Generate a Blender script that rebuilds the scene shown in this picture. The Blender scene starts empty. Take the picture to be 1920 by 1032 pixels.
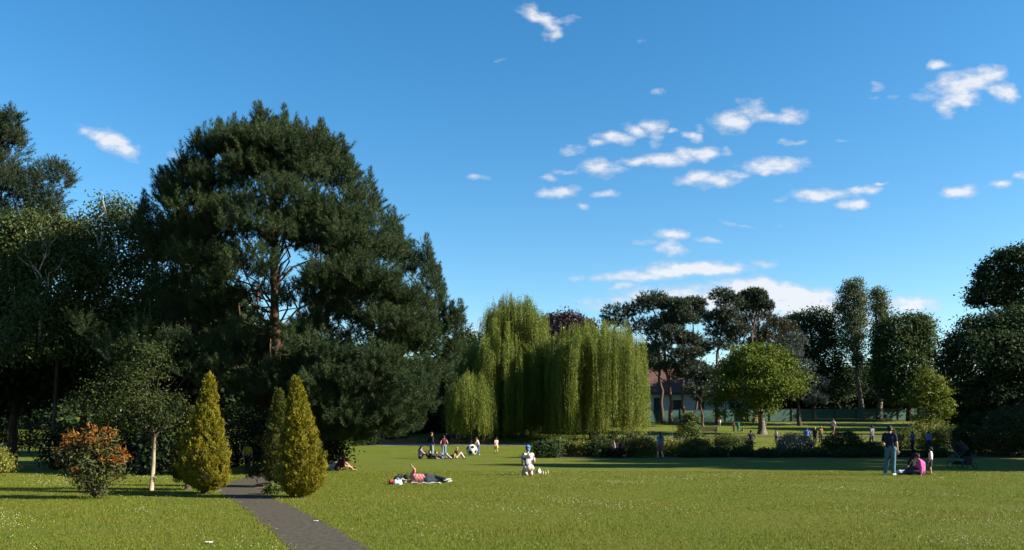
import bpy, bmesh, math, random
import numpy as np
from mathutils import Vector, Matrix
R = math.radians
sc = bpy.context.scene
col = sc.collection
F = 1600.0; CX = 960.0; HY = 815.0; CAMZ = 1.45

# ------------------------------------------------------------------ terrain
_ty = np.array([-4000,0,30,45,54,60,66,70,80,96,115,150,300,4000.])
_tz = np.array([0,0,0,-.06,-.09,0,.35,.66,1.5,2.3,3.6,4.6,6,6.])
_gy = np.arange(-20,340,.5)
_gz = np.interp(_gy,_ty,_tz)
_k = np.exp(-(np.arange(-8,9)/4.0)**2); _k /= _k.sum()
_gz = np.convolve(np.pad(_gz,8,mode='edge'),_k,mode='valid')
def G(x,y):
    """ground height of the park at a place"""
    z = float(np.interp(y,_gy,_gz))
    return z
def Garr(x,y):
    return np.interp(y,_gy,_gz)
def P(px,py,d):
    return np.array([(px-CX)*d/F, d, CAMZ+(HY-py)*d/F])
def X(px,d): return (px-CX)*d/F
def gpt(px,py):
    """where the sight line through a pixel meets the ground"""
    for d in np.arange(8,130,.05):
        if HY-(G(0,d)-CAMZ)*F/d <= py: return np.array([X(px,d),d,G(0,d)])
    return np.array([X(px,100),100,G(0,100)])

# ------------------------------------------------------------------ object helpers
def tag(o,label=None,cat=None,group=None,kind=None):
    if label: o['label']=label
    if cat: o['category']=cat
    if group: o['group']=group
    if kind: o['kind']=kind
    return o
def empty(name,loc,rz=0,label=None,cat=None,group=None):
    o=bpy.data.objects.new(name,None); o.empty_display_size=.3
    col.objects.link(o); o.location=loc; o.rotation_euler=(0,0,rz)
    return tag(o,label,cat,group)
def np_mesh(name,v,f,mats=None,mi=None,smooth=False):
    """v (N,3), f (M,k) or list of such arrays"""
    me=bpy.data.meshes.new(name)
    fl = f if isinstance(f,list) else [f]
    fl=[np.asarray(a,dtype=np.int32) for a in fl if len(a)]
    v=np.asarray(v,dtype=np.float32)
    nl=sum(a.size for a in fl); nf=sum(len(a) for a in fl)
    me.vertices.add(len(v)); me.vertices.foreach_set('co',v.ravel())
    me.loops.add(nl); me.polygons.add(nf)
    me.loops.foreach_set('vertex_index',np.concatenate([a.ravel() for a in fl]))
    tot=np.concatenate([np.full(len(a),a.shape[1],np.int32) for a in fl])
    me.polygons.foreach_set('loop_start',np.concatenate([[0],np.cumsum(tot)[:-1]]).astype(np.int32))
    try: me.polygons.foreach_set('loop_total',tot)
    except Exception: pass
    for m in (mats or []): me.materials.append(m)
    if mi is not None: me.polygons.foreach_set('material_index',np.asarray(mi,dtype=np.int32))
    if smooth: me.polygons.foreach_set('use_smooth',np.ones(nf,dtype=bool))
    me.update(calc_edges=True); me.validate()
    return me
def obj(name,me,parent=None,loc=None):
    o=bpy.data.objects.new(name,me); col.objects.link(o)
    if parent: o.parent=parent
    if loc is not None: o.location=loc
    return o
class MB:
    """collects simple solids into one mesh"""
    def __init__(s): s.v=[]; s.f=[]; s.n=0; s.mi=[]
    def add(s,v,f,m=0):
        v=np.asarray(v,float)
        for q in f: s.f.append([i+s.n for i in q]); s.mi.append(m)
        s.v.append(v); s.n+=len(v); return s
    def box(s,c,d,rz=0,m=0):
        x,y,z=[a/2 for a in d]
        v=np.array([[i*x,j*y,k*z] for k in(-1,1) for j in(-1,1) for i in(-1,1)],float)
        if rz: 
            ca,sa=math.cos(rz),math.sin(rz); v[:,:2]=v[:,:2]@np.array([[ca,sa],[-sa,ca]])
        return s.add(v+np.array(c,float),[(0,2,3,1),(4,5,7,6),(0,1,5,4),(2,6,7,3),(0,4,6,2),(1,3,7,5)],m)
    def tube(s,pts,rad,seg=8,m=0,cap=True):
        pts=[np.array(p,float) for p in pts]; n=len(pts)
        if np.isscalar(rad): rad=[rad]*n
        vs=[]
        up=np.array([0,0,1.])
        for i in range(n):
            t=pts[min(i+1,n-1)]-pts[max(i-1,0)]; t/= (np.linalg.norm(t)+1e-9)
            a=np.cross(t,up if abs(t[2])<.95 else np.array([0,1.,0])); a/=np.linalg.norm(a)+1e-9
            b=np.cross(t,a)
            for k in range(seg):
                w=2*math.pi*k/seg
                vs.append(pts[i]+rad[i]*(math.cos(w)*a+math.sin(w)*b))
        f=[]
        for i in range(n-1):
            for k in range(seg):
                k2=(k+1)%seg
                f.append((i*seg+k,i*seg+k2,(i+1)*seg+k2,(i+1)*seg+k))
        if cap:
            f.append(tuple(range(seg))); f.append(tuple((n-1)*seg+k for k in range(seg-1,-1,-1)))
        return s.add(vs,f,m)
    def ball(s,c,r,seg=12,rings=8,m=0):
        r=np.array([r]*3 if np.isscalar(r) else r,float); vs=[];f=[]
        for i in range(rings+1):
            th=math.pi*i/rings
            for k in range(seg):
                ph=2*math.pi*k/seg
                vs.append(np.array(c)+r*np.array([math.sin(th)*math.cos(ph),math.sin(th)*math.sin(ph),math.cos(th)]))
        for i in range(rings):
            for k in range(seg):
                k2=(k+1)%seg
                f.append((i*seg+k,(i+1)*seg+k,(i+1)*seg+k2,i*seg+k2))
        return s.add(vs,f,m)
    def mesh(s,name,mats,smooth=False):
        v=np.concatenate(s.v)
        me=bpy.data.meshes.new(name)
        me.from_pydata([tuple(p) for p in v],[],s.f)
        for m in mats: me.materials.append(m)
        me.polygons.foreach_set('material_index',np.array(s.mi,np.int32))
        if smooth: me.polygons.foreach_set('use_smooth',np.ones(len(me.polygons),bool))
        me.validate(); me.update(); return me

# ------------------------------------------------------------------ materials
def newmat(name):
    m=bpy.data.materials.new(name); m.use_nodes=True
    nt=m.node_tree; nt.nodes.clear()
    out=nt.nodes.new('ShaderNodeOutputMaterial')
    return m,nt,out
def N(nt,t,**kw):
    n=nt.nodes.new(t)
    for k,v in kw.items():
        if hasattr(n,k) and not k.startswith('i_'): setattr(n,k,v)
    return n
KA=.66     # all surface colours are scaled together against the exposure
def rgba(c): return (c[0],c[1],c[2],1)
def ka(c,k=None): return tuple(a*(KA if k is None else k) for a in c)
def mix_rgb(nt,fac,a,b,mode='MIX'):
    n=nt.nodes.new('ShaderNodeMix'); n.data_type='RGBA'; n.blend_type=mode; n.clamp_factor=True
    for sock,val in ((n.inputs[0],fac),(n.inputs[6],a),(n.inputs[7],b)):
        if hasattr(val,'is_output'): nt.links.new(val,sock)
        elif isinstance(val,(int,float)): sock.default_value=val
        else: sock.default_value=rgba(val)
    return n.outputs[2]
def mapr(nt,src,a,b,c=0,d=1):
    n=nt.nodes.new('ShaderNodeMapRange'); n.clamp=True
    nt.links.new(src,n.inputs[0])
    for i,v in enumerate((a,b,c,d)): n.inputs[i+1].default_value=v
    return n.outputs[0]
def noise(nt,scale,detail=3,rough=.6,coord=None,dist=0):
    n=nt.nodes.new('ShaderNodeTexNoise'); n.inputs['Scale'].default_value=scale
    n.inputs['Detail'].default_value=detail; n.inputs['Roughness'].default_value=rough
    n.inputs['Distortion'].default_value=dist
    if coord is not None: nt.links.new(coord,n.inputs['Vector'])
    return n.outputs['Fac']
def leaf_mat(name,c1,c2,c3=None,trans=.3,rough=.5,scale=.7,spec=.3):
    c1=ka(c1);c2=ka(c2);c3=ka(c3) if c3 else None
    m,nt,out=newmat(name)
    geo=nt.nodes.new('ShaderNodeNewGeometry'); tc=nt.nodes.new('ShaderNodeTexCoord')
    c=mix_rgb(nt,geo.outputs['Random Per Island'],c1,c2)
    nz=mapr(nt,noise(nt,scale,2,.5,tc.outputs['Object']),.42,.62)
    c=mix_rgb(nt,nz,c,mix_rgb(nt,.5,c,c3 if c3 else c2))
    b=nt.nodes.new('ShaderNodeBsdfPrincipled'); nt.links.new(c,b.inputs['Base Color'])
    b.inputs['Roughness'].default_value=rough; b.inputs['Specular IOR Level'].default_value=spec
    t=nt.nodes.new('ShaderNodeBsdfTranslucent'); nt.links.new(c,t.inputs['Color'])
    mx=nt.nodes.new('ShaderNodeMixShader'); mx.inputs[0].default_value=trans
    nt.links.new(b.outputs[0],mx.inputs[1]); nt.links.new(t.outputs[0],mx.inputs[2])
    nt.links.new(mx.outputs[0],out.inputs[0])
    return m
def rough_mat(name,c1,c2,scale=6,rough=.85,bump=.3,stretch=(1,1,1),spec=.2,bdist=.02):
    c1=ka(c1);c2=ka(c2)
    m,nt,out=newmat(name)
    tc=nt.nodes.new('ShaderNodeTexCoord'); mp=nt.nodes.new('ShaderNodeMapping')
    mp.inputs['Scale'].default_value=stretch; nt.links.new(tc.outputs['Object'],mp.inputs[0])
    nz=noise(nt,scale,5,.65,mp.outputs[0])
    c=mix_rgb(nt,mapr(nt,nz,.35,.65),c1,c2)
    b=nt.nodes.new('ShaderNodeBsdfPrincipled'); nt.links.new(c,b.inputs['Base Color'])
    b.inputs['Roughness'].default_value=rough; b.inputs['Specular IOR Level'].default_value=spec
    bp=nt.nodes.new('ShaderNodeBump'); bp.inputs['Strength'].default_value=bump; bp.inputs['Distance'].default_value=bdist
    nt.links.new(nz,bp.inputs['Height']); nt.links.new(bp.outputs[0],b.inputs['Normal'])
    nt.links.new(b.outputs[0],out.inputs[0]); return m
_cm={}
def cloth(c,rough=.9):
    k=tuple(round(a,3) for a in c)
    if k not in _cm:
        _cm[k]=rough_mat('cloth_%d'%len(_cm),tuple(a*.8 for a in c),tuple(min(1,a*1.12) for a in c),14,rough,.35,(1,1,1),.2,.015)
    return _cm[k]

# ------------------------------------------------------------------ foliage primitives
def unit(a): return a/(np.linalg.norm(a,axis=-1,keepdims=True)+1e-9)
def leaf_cards(c,axis,nrm,L,W):
    """rhombic leaves: c base points, axis direction, nrm leaf normal"""
    side=unit(np.cross(axis,nrm)); L=np.asarray(L)[:,None]; W=np.asarray(W)[:,None]
    a=c; b=c+axis*L*.45+side*W*.5; d=c+axis*L*.45-side*W*.5; t=c+axis*L
    v=np.stack([a,b,t,d],1).reshape(-1,3)
    f=np.arange(len(c)*4).reshape(-1,4)
    return v,f
def needles(base,dirs,L,W,rng):
    side=unit(np.cross(dirs,rng.normal(size=dirs.shape)))*np.asarray(W)[:,None]*.5
    v=np.stack([base-side,base+side,base+dirs*np.asarray(L)[:,None]],1).reshape(-1,3)
    return v,np.arange(len(base)*3).reshape(-1,3)
def sph(rng,n,zmin=-1):
    z=rng.uniform(zmin,1,n); a=rng.uniform(0,2*np.pi,n); s=np.sqrt(1-z*z)
    return np.stack([s*np.cos(a),s*np.sin(a),z],1)
def blob_px(blobs,D,flat=1.0):
    """(px,py,rx,ry,depth offset) -> centres and radii in metres"""
    C=[];Rr=[]
    for b in blobs:
        px,py,rx,ry=b[:4]; dd=b[4] if len(b)>4 else 0
        d=D+dd; C.append(P(px,py,d)); k=d/F
        Rr.append([rx*k, .5*(rx+ry)*k*flat, ry*k])
    return np.array(C),np.array(Rr)
def shell_points(C,Rr,n,rng,zmin=-.5,thick=.35,prune=.72):
    area=(Rr[:,0]*Rr[:,2]+Rr[:,0]*Rr[:,1]+Rr[:,1]*Rr[:,2]); w=area/area.sum()
    idx=rng.choice(len(C),int(n*1.6)+8,p=w)
    dr=sph(rng,len(idx),zmin); rr=1-thick*rng.random(len(idx))**1.6
    p=C[idx]+dr*Rr[idx]*rr[:,None]
    keep=np.ones(len(p),bool)
    for j in range(len(C)):       # drop what lies deep inside another lobe
        q=np.linalg.norm((p-C[j])/Rr[j],axis=1)
        keep&=~((q<prune)&(idx!=j))
    p=p[keep][:n]; dr=dr[keep][:n]
    return p,dr
def broad_crown(C,Rr,ncl,per,cr,L,W,rng,zmin=-.5,droop=.2,thick=.35,up=.5):
    p,dr=shell_points(C,Rr,ncl,rng,zmin,thick)
    n=len(p)*per
    sz=rng.uniform(.6,1.35,len(p))
    c=np.repeat(p,per,0)+rng.normal(size=(n,3))*np.array([1,1,.65])*cr*np.repeat(sz,per)[:,None]
    o=np.repeat(dr,per,0)
    nrm=unit(o*.5+np.array([0,0,up])+rng.normal(size=(n,3))*.55)
    ax=unit(np.cross(nrm,rng.normal(size=(n,3)))+np.array([0,0,-droop]))
    return leaf_cards(c,ax,nrm,L*rng.uniform(.6,1.3,n),W*rng.uniform(.7,1.2,n))
def pine_crown(C,Rr,nsh,per,SL,NL,NW,rng,zmin=-.55,upb=.75,thick=.3,prune=.6):
    p,dr=shell_points(C,Rr,nsh,rng,zmin,thick,prune)
    n=len(p)
    sd=unit(dr*np.array([.7,.7,.4])+np.array([0,0,upb])+rng.normal(size=(n,3))*.28)
    sl=SL*rng.uniform(.6,1.5,n)
    t=rng.random((n,per)); 
    base=p[:,None,:]+sd[:,None,:]*(sl[:,None]*t)[:,:,None]
    rad=unit(rng.normal(size=(n,per,3)))
    nd=unit(sd[:,None,:]*rng.uniform(.5,1.1,(n,per,1))+rad*.85)
    ln=NL*(1-.45*t)*rng.uniform(.75,1.2,(n,per))
    return needles(base.reshape(-1,3),nd.reshape(-1,3),ln.ravel(),np.full(n*per,NW)*rng.uniform(.7,1.3,n*per),rng)
def limb_path(a,b,rng,n=6,sag=.1,wob=.06):
    a=np.array(a,float); b=np.array(b,float); L=np.linalg.norm(b-a)
    t=np.linspace(0,1,n)[:,None]
    p=a+(b-a)*t
    p[:,2]-=np.sin(t[:,0]*np.pi)*L*sag
    p[1:-1]+=rng.normal(size=(n-2,3))*L*wob
    return p
def trunk_mesh(base,top,r0,r1,C,rng,mat,nl=8,lr=.3,seg=9,wob=.02,frac=(.35,.95),flare=1.5,sag=-.08,extra=None):
    """tapered trunk with limbs reaching into the crown lobes"""
    mb=MB(); base=np.array(base,float); top=np.array(top,float); L=np.linalg.norm(top-base)
    n=12; t=np.linspace(0,1,n)
    p=base+(top-base)*t[:,None]; p[1:-1,:2]+=np.cumsum(rng.normal(size=(n-2,2))*L*wob*.4,0)
    r=r0+(r1-r0)*t; r[0]*=flare; r[1]*=1+(flare-1)*.25
    p[0,2]-=.1
    mb.tube(p,list(r),seg)
    if C is not None and len(C):
        for j in rng.permutation(len(C))[:nl]:
            q=C[j]; k=np.clip((q[2]-base[2])/L-.22,frac[0],frac[1])*rng.uniform(.75,1)
            i=k*(n-1); i0=int(i); a=p[i0]+(p[min(i0+1,n-1)]-p[i0])*(i-i0)
            rr=r[i0]*lr*rng.uniform(.7,1.2)
            mb.tube(limb_path(a,q,rng,7,sag,.04),list(np.linspace(rr,rr*.25,7)),6)
    if extra: extra(mb,p,r)
    return mb
def make_tree(name,label,cat,px,D,kind,blobs,mat,bark,rng,ncl=500,per=14,cr=.35,L=.25,W=.13,
              trunk=(.2,.06),top=None,nl=8,group=None,zmin=-.5,flat=1.0,droop=.2,thick=.35,nsh=1500,SL=.4,NL=.2,NW=.02,
              upb=.75,lr=.35,crown='crown',base=None,wob=.02,flare=1.5,prune=.6,frac=(.35,.95)):
    C,Rr=blob_px(blobs,D,flat)
    b=np.array([X(px,D),D,G(0,D)]) if base is None else np.array(base,float)
    root=empty(name,b,0,label,cat,group)
    if kind=='broad': v,f=broad_crown(C,Rr,ncl,per,cr,L,W,rng,zmin,droop,thick)
    else: v,f=pine_crown(C,Rr,nsh,per,SL,NL,NW,rng,zmin,upb,thick,prune)
    obj(crown,np_mesh(crown,v-b,f,[mat]),root)
    if trunk:
        tp=P(*top,D) if top is not None else np.array([C[:,0].mean(),D,C[:,2].max()])
        mb=trunk_mesh(b,tp,trunk[0],trunk[1],C,rng,bark,nl,lr,wob=wob,flare=flare,frac=frac)
        mb.v=[a-b for a in mb.v]
        obj('trunk',mb.mesh('trunk',[bark],True),root)
    return root
# ------------------------------------------------------------------ camera, sun, sky
cam=bpy.data.cameras.new('camera'); co=bpy.data.objects.new('camera',cam); col.objects.link(co)
co.location=(0,0,CAMZ); co.rotation_euler=(R(90),0,0)
cam.sensor_width=36; cam.lens=36*F/1920; cam.shift_y=(HY-516)/1920; cam.clip_end=6000; cam.clip_start=.1
sc.camera=co
SUN_AZ=-11.0; SUN_EL=27.0           # azimuth from +X (to the right), minus = towards the camera's side
sd=Vector((math.cos(R(SUN_EL))*math.cos(R(SUN_AZ)),math.cos(R(SUN_EL))*math.sin(R(SUN_AZ)),math.sin(R(SUN_EL))))
sl=bpy.data.lights.new('sun','SUN'); sl.energy=5.0; sl.angle=R(.5); sl.color=(1,.92,.77)
so=bpy.data.objects.new('sun',sl); col.objects.link(so); so.rotation_euler=sd.to_track_quat('Z','Y').to_euler(); so.location=(60,-10,40)

w=bpy.data.worlds.new('World'); sc.world=w; w.use_nodes=True
nt=w.node_tree; nt.nodes.clear()
wo=nt.nodes.new('ShaderNodeOutputWorld'); bg=nt.nodes.new('ShaderNodeBackground')
sky=nt.nodes.new('ShaderNodeTexSky'); sky.sky_type='NISHITA'; sky.sun_disc=False
sky.sun_elevation=R(SUN_EL); sky.sun_rotation=R(90-SUN_AZ); sky.altitude=0
sky.air_density=1.0; sky.dust_density=.3; sky.ozone_density=2.5
bg.inputs[1].default_value=.0605
hsv=nt.nodes.new('ShaderNodeHueSaturation'); hsv.inputs['Saturation'].default_value=1.345; hsv.inputs['Value'].default_value=1.0
tint=nt.nodes.new('ShaderNodeMix'); tint.data_type='RGBA'; tint.blend_type='MULTIPLY'; tint.inputs[0].default_value=1; tint.inputs[7].default_value=(.98,1.0,.94,1)
nt.links.new(sky.outputs[0],hsv.inputs['Color']); nt.links.new(hsv.outputs[0],tint.inputs[6])
# small fair-weather clouds, each an oval patch of the sky broken up by noise (direction on the sky: x/y, z/y)
CL=[(1012,34,40,15,-28),(1038,62,15,20,-55,.85),(1045,38,22,7,20,.5),(1068,32,14,9,0,.5),
(210,265,58,17,-20),(235,278,36,18,-25),(165,251,28,7,-8,.7),(330,293,24,8,-8,.6),
(1805,160,62,26,8),(1845,148,48,18,12),(1882,172,30,16,-8),(1795,186,48,16,0),(1770,208,26,14,-30,.65),(1738,182,24,9,0,.6),(1755,123,24,9,0,.85),(1648,160,14,10,0,.55),(1655,183,24,6,0,.45),
(1376,230,34,20,0),(1412,208,34,20,-20,.7),(1440,222,40,12,0,.75),(1475,219,34,16,8,.95),
(1150,259,38,11,0),(1118,270,16,8,0,.85),(1192,246,24,12,-12,.95),(1228,236,30,12,0,.9),(1228,258,16,14,0,.6),(1265,245,14,6,0,.7),(1298,256,17,9,0,.9),(1312,242,14,10,0,.5),
(1250,297,60,13,3),(1205,301,46,9,0,.9),(1318,289,40,13,5),(1280,293,40,13,0),(1362,283,12,11,0,.65),
(1122,314,38,15,0,.9),(1140,322,40,10,0,.7),(1070,284,30,8,0,.6),(1325,337,55,13,0),(1370,328,34,7,5,.8),
(1455,309,64,14,3),(1440,318,40,9,0,.9),(1048,361,40,10,6),(1138,364,28,7,5,.9),(1095,386,12,7,0,.65),(1030,337,15,6,0,.65),(1060,325,30,6,0,.4),
(1540,366,58,11,0),(1620,358,32,8,2,.95),(1600,384,32,9,0),(1650,345,16,4,5,.65),(1470,371,22,6,0,.5),
(1800,361,36,11,4),(1875,347,22,8,5,.85),(1914,331,12,7,0,.8),(1262,441,34,10,0),(1258,466,28,15,0,.85),(1330,451,34,6,-5,.6),(1212,455,24,7,0,.5),
(1300,506,100,14,3,1.3),(1200,518,70,11,3,1.0),(1435,497,22,7,0,.6),(1085,520,18,6,0,.65),(1170,538,26,8,4,.85),(1130,524,26,8,0,.5),
(1420,543,80,20,-4,1.5),(1490,556,90,18,-8,1.4),(1380,562,110,26,0,1.1),(1500,578,120,26,0,1.2),(1250,560,130,22,3,.85),(1705,572,60,18,0,.95),(1725,602,50,14,0,.6),(1130,570,80,14,0,.5),(1600,600,120,24,0,.7),
(1238,172,16,6,8,.6),(1490,265,28,5,4,.6),(935,112,12,4,0,.35),(898,332,24,6,0,.5),(1204,76,8,6,0,.4),(1580,265,22,4,0,.35),(1473,419,14,5,0,.4),(1385,420,40,4,-10,.35),(880,622,60,30,0,.55),(1210,650,60,40,0,.4)]
tc=nt.nodes.new('ShaderNodeTexCoord'); sx=nt.nodes.new('ShaderNodeSeparateXYZ'); nt.links.new(tc.outputs['Generated'],sx.inputs[0])
def M(op,a,b=None):
    n=nt.nodes.new('ShaderNodeMath'); n.operation=op
    for i,vv in enumerate((a,b)):
        if vv is None: continue
        if hasattr(vv,'is_output'): nt.links.new(vv,n.inputs[i])
        else: n.inputs[i].default_value=vv
    return n.outputs[0]
yy=M('MAXIMUM',sx.outputs[1],.02)
u=M('DIVIDE',sx.outputs[0],yy); vv=M('DIVIDE',sx.outputs[2],yy)
cb=nt.nodes.new('ShaderNodeCombineXYZ'); nt.links.new(u,cb.inputs[0]); nt.links.new(vv,cb.inputs[1])
dn=nt.nodes.new('ShaderNodeTexNoise'); dn.inputs['Scale'].default_value=34; dn.inputs['Detail'].default_value=4; nt.links.new(cb.outputs[0],dn.inputs['Vector'])
dv=nt.nodes.new('ShaderNodeVectorMath'); dv.operation='MULTIPLY_ADD'
nt.links.new(dn.outputs['Color'],dv.inputs[0]); dv.inputs[1].default_value=(.034,.016,0); dv.inputs[2].default_value=(-.017,-.008,0)
da=nt.nodes.new('ShaderNodeVectorMath'); da.operation='ADD'; nt.links.new(cb.outputs[0],da.inputs[0]); nt.links.new(dv.outputs[0],da.inputs[1])
acc=None
for c in CL:
    px,py,rx,ry,ro=c[:5]; amp=c[5] if len(c)>5 else 1.0
    mp=nt.nodes.new('ShaderNodeMapping'); mp.vector_type='TEXTURE'
    mp.inputs['Location'].default_value=((px-CX)/F,(HY-py)/F,0); mp.inputs['Rotation'].default_value=(0,0,R(ro))
    mp.inputs['Scale'].default_value=(rx*1.25/F,ry*1.35/F,1); src=da.outputs[0]
    if acc is not None:      # evaluate the patches one after another (keeps the shader small)
        sq=nt.nodes.new('ShaderNodeVectorMath'); sq.operation='MULTIPLY_ADD'; nt.links.new(acc,sq.inputs[0]); sq.inputs[1].default_value=(0,0,0)
        nt.links.new(da.outputs[0],sq.inputs[2]); src=sq.outputs[0]
    nt.links.new(src,mp.inputs[0])
    ln=nt.nodes.new('ShaderNodeVectorMath'); ln.operation='LENGTH'; nt.links.new(mp.outputs[0],ln.inputs[0])
    mm=nt.nodes.new('ShaderNodeMapRange'); mm.interpolation_type='SMOOTHSTEP'
    nt.links.new(ln.outputs['Value'],mm.inputs[0]); mm.inputs[1].default_value=1.3; mm.inputs[2].default_value=.1; mm.inputs[3].default_value=0; mm.inputs[4].default_value=amp
    acc=mm.outputs[0] if acc is None else M('MAXIMUM',acc,mm.outputs[0])
st=nt.nodes.new('ShaderNodeMapping'); st.inputs['Scale'].default_value=(1,2.0,1); nt.links.new(cb.outputs[0],st.inputs[0])
cn=nt.nodes.new('ShaderNodeTexNoise'); cn.inputs['Scale'].default_value=50; cn.inputs['Detail'].default_value=6; cn.inputs['Roughness'].default_value=.58; nt.links.new(st.outputs[0],cn.inputs['Vector'])
dens=M('ADD',M('MULTIPLY',acc,1.15),M('MULTIPLY',M('SUBTRACT',cn.outputs['Fac'],.56),1.7))
front=mapr(nt,sx.outputs[1],.1,.3)
cov=M('MULTIPLY',M('MULTIPLY',mapr(nt,dens,.10,1.08,0,.86),mapr(nt,acc,.02,.22)),front)
shade=mapr(nt,dens,.4,1.0)
cc=mix_rgb(nt,shade,(3.0,3.25,3.75),(4.3,4.3,4.45))
cl=mix_rgb(nt,cov,tint.outputs[2],cc)
nt.links.new(cl,bg.inputs[0]); nt.links.new(bg.outputs[0],wo.inputs[0])
w.cycles.sampling_method='MANUAL'; w.cycles.sample_map_resolution=512

vs=sc.view_settings; vs.view_transform='Standard'; vs.look='None'; vs.gamma=1; vs.use_curve_mapping=False; vs.exposure=1.84
cy=sc.cycles; cy.max_bounces=6; cy.diffuse_bounces=2; cy.glossy_bounces=2; cy.transmission_bounces=3; cy.transparent_max_bounces=6
cy.use_denoising=True; cy.caustics_reflective=False; cy.caustics_refractive=False

# ------------------------------------------------------------------ ground
def lawn_material():
    m,nt,out=newmat('mown_lawn')
    tc=nt.nodes.new('ShaderNodeTexCoord'); o=tc.outputs['Object']
    mp=nt.nodes.new('ShaderNodeMapping'); mp.inputs['Scale'].default_value=(.38,1,1); nt.links.new(o,mp.inputs[0]); sv=mp.outputs[0]
    n0=mapr(nt,noise(nt,.09,3,.55,sv),.38,.62); n1=mapr(nt,noise(nt,.34,4,.6,sv),.36,.64); n2=mapr(nt,noise(nt,1.3,4,.65,sv),.4,.68); n3=noise(nt,9,4,.7,o); n4=noise(nt,55,3,.7,o)
    c=mix_rgb(nt,n1,ka((.100,.155,.012)),ka((.148,.178,.017)))
    c=mix_rgb(nt,mapr(nt,n0,0,1,0,.6),c,ka((.165,.178,.021)))
    c=mix_rgb(nt,mapr(nt,n2,0,1,0,.6),c,ka((.19,.18,.03)))
    n5=mapr(nt,noise(nt,.75,5,.7,sv),.5,.7,0,.62)
    c=mix_rgb(nt,n5,c,ka((.205,.165,.034)))
    c=mix_rgb(nt,mapr(nt,n3,.45,.75,0,.55),c,ka((.082,.125,.010)))
    c=mix_rgb(nt,mapr(nt,n4,.4,.7,0,.5),c,ka((.075,.108,.009)))
    b=nt.nodes.new('ShaderNodeBsdfPrincipled'); nt.links.new(c,b.inputs['Base Color']); b.inputs['Roughness'].default_value=.9; b.inputs['Specular IOR Level'].default_value=.1
    bp=nt.nodes.new('ShaderNodeBump'); bp.inputs['Strength'].default_value=.9; bp.inputs['Distance'].default_value=.05
    h=nt.nodes.new('ShaderNodeMath'); h.operation='ADD'; nt.links.new(n3,h.inputs[0]); nt.links.new(n4,h.inputs[1])
    nt.links.new(h.outputs[0],bp.inputs['Height']); nt.links.new(bp.outputs[0],b.inputs['Normal'])
    nt.links.new(b.outputs[0],out.inputs[0]); return m
M_LAWN=lawn_material()
xs=np.concatenate([np.array([-3000,-1000,-400]),np.arange(-200,201,10),np.array([400,1000,3000])])
ys=np.concatenate([np.array([-500,-100]),np.arange(-20,160,1.0),np.array([180,220,300,600,1500,4000])])
xx,yyg=np.meshgrid(xs,ys); zz=Garr(xx,yyg); nx=len(xs); ny=len(ys)
vg=np.stack([xx.ravel(),yyg.ravel(),zz.ravel()],1)
i,j=np.meshgrid(np.arange(nx-1),np.arange(ny-1)); a=(j*nx+i).ravel()
fg=np.stack([a,a+1,a+nx+1,a+nx],1)
gr=obj('ground',np_mesh('ground',vg,fg,[M_LAWN],smooth=True)); tag(gr,kind='structure')

def strip(name,L,Rt,mat,dz=.004):
    """path surface between two edge lines"""
    L=np.array(L,float); Rt=np.array(Rt,float); n=len(L)
    k=np.linspace(0,1,5); v=[]
    for a,b in zip(L,Rt):
        for t in k:
            p=a+(b-a)*t; v.append([p[0],p[1],Garr(0,p[1])+dz])
    f=[]
    for r in range(n-1):
        for q in range(4): f.append((r*5+q,r*5+q+1,(r+1)*5+q+1,(r+1)*5+q))
    o=obj(name,np_mesh(name,v,np.array(f),[mat],smooth=True)); return tag(o,kind='structure')
def resample(pts,step=.5):
    pts=np.array(pts,float); d=np.concatenate([[0],np.cumsum(np.linalg.norm(np.diff(pts,axis=0),axis=1))])
    n=max(2,int(d[-1]/step)); t=np.linspace(0,d[-1],n)
    return np.stack([np.interp(t,d,pts[:,k]) for k in range(2)],1)
M_ASPH=rough_mat('old_asphalt',(.040,.034,.024),(.094,.078,.054),11,.9,.6,(1,1,1),.2,.012)
M_GRAVEL=rough_mat('pale_gravel',(.30,.26,.2),(.42,.37,.29),12,.95,.3)
# path edges traced on the ground (world metres)
PL=[gpt(545,1032)[:2]+np.array([.9,-3.2]),gpt(545,1032)[:2],gpt(500,990)[:2],gpt(462,957)[:2],gpt(437,938)[:2],gpt(412,925)[:2],gpt(400,912)[:2],(-8.8,27.5),(-9.6,32),(-11,38)]
PR=[gpt(697,1032)[:2]+np.array([.9,-3.2]),gpt(697,1032)[:2],gpt(625,990)[:2],gpt(563,957)[:2],gpt(520,938)[:2],gpt(500,925)[:2],gpt(497,912)[:2],(-7.3,27.5),(-8.0,32),(-9.3,38)]
pl=[];pr=[]
for k in range(len(PL)-1):
    m_=8
    for t in np.linspace(0,1,m_,endpoint=False):
        pl.append(np.array(PL[k])*(1-t)+np.array(PL[k+1])*t); pr.append(np.array(PR[k])*(1-t)+np.array(PR[k+1])*t)
rngp=np.random.default_rng(3)
pl=np.array(pl)+rngp.normal(size=(len(pl),2))*.018; pr=np.array(pr)+rngp.normal(size=(len(pr),2))*.018
strip('path',pl,pr,M_ASPH)
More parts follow.
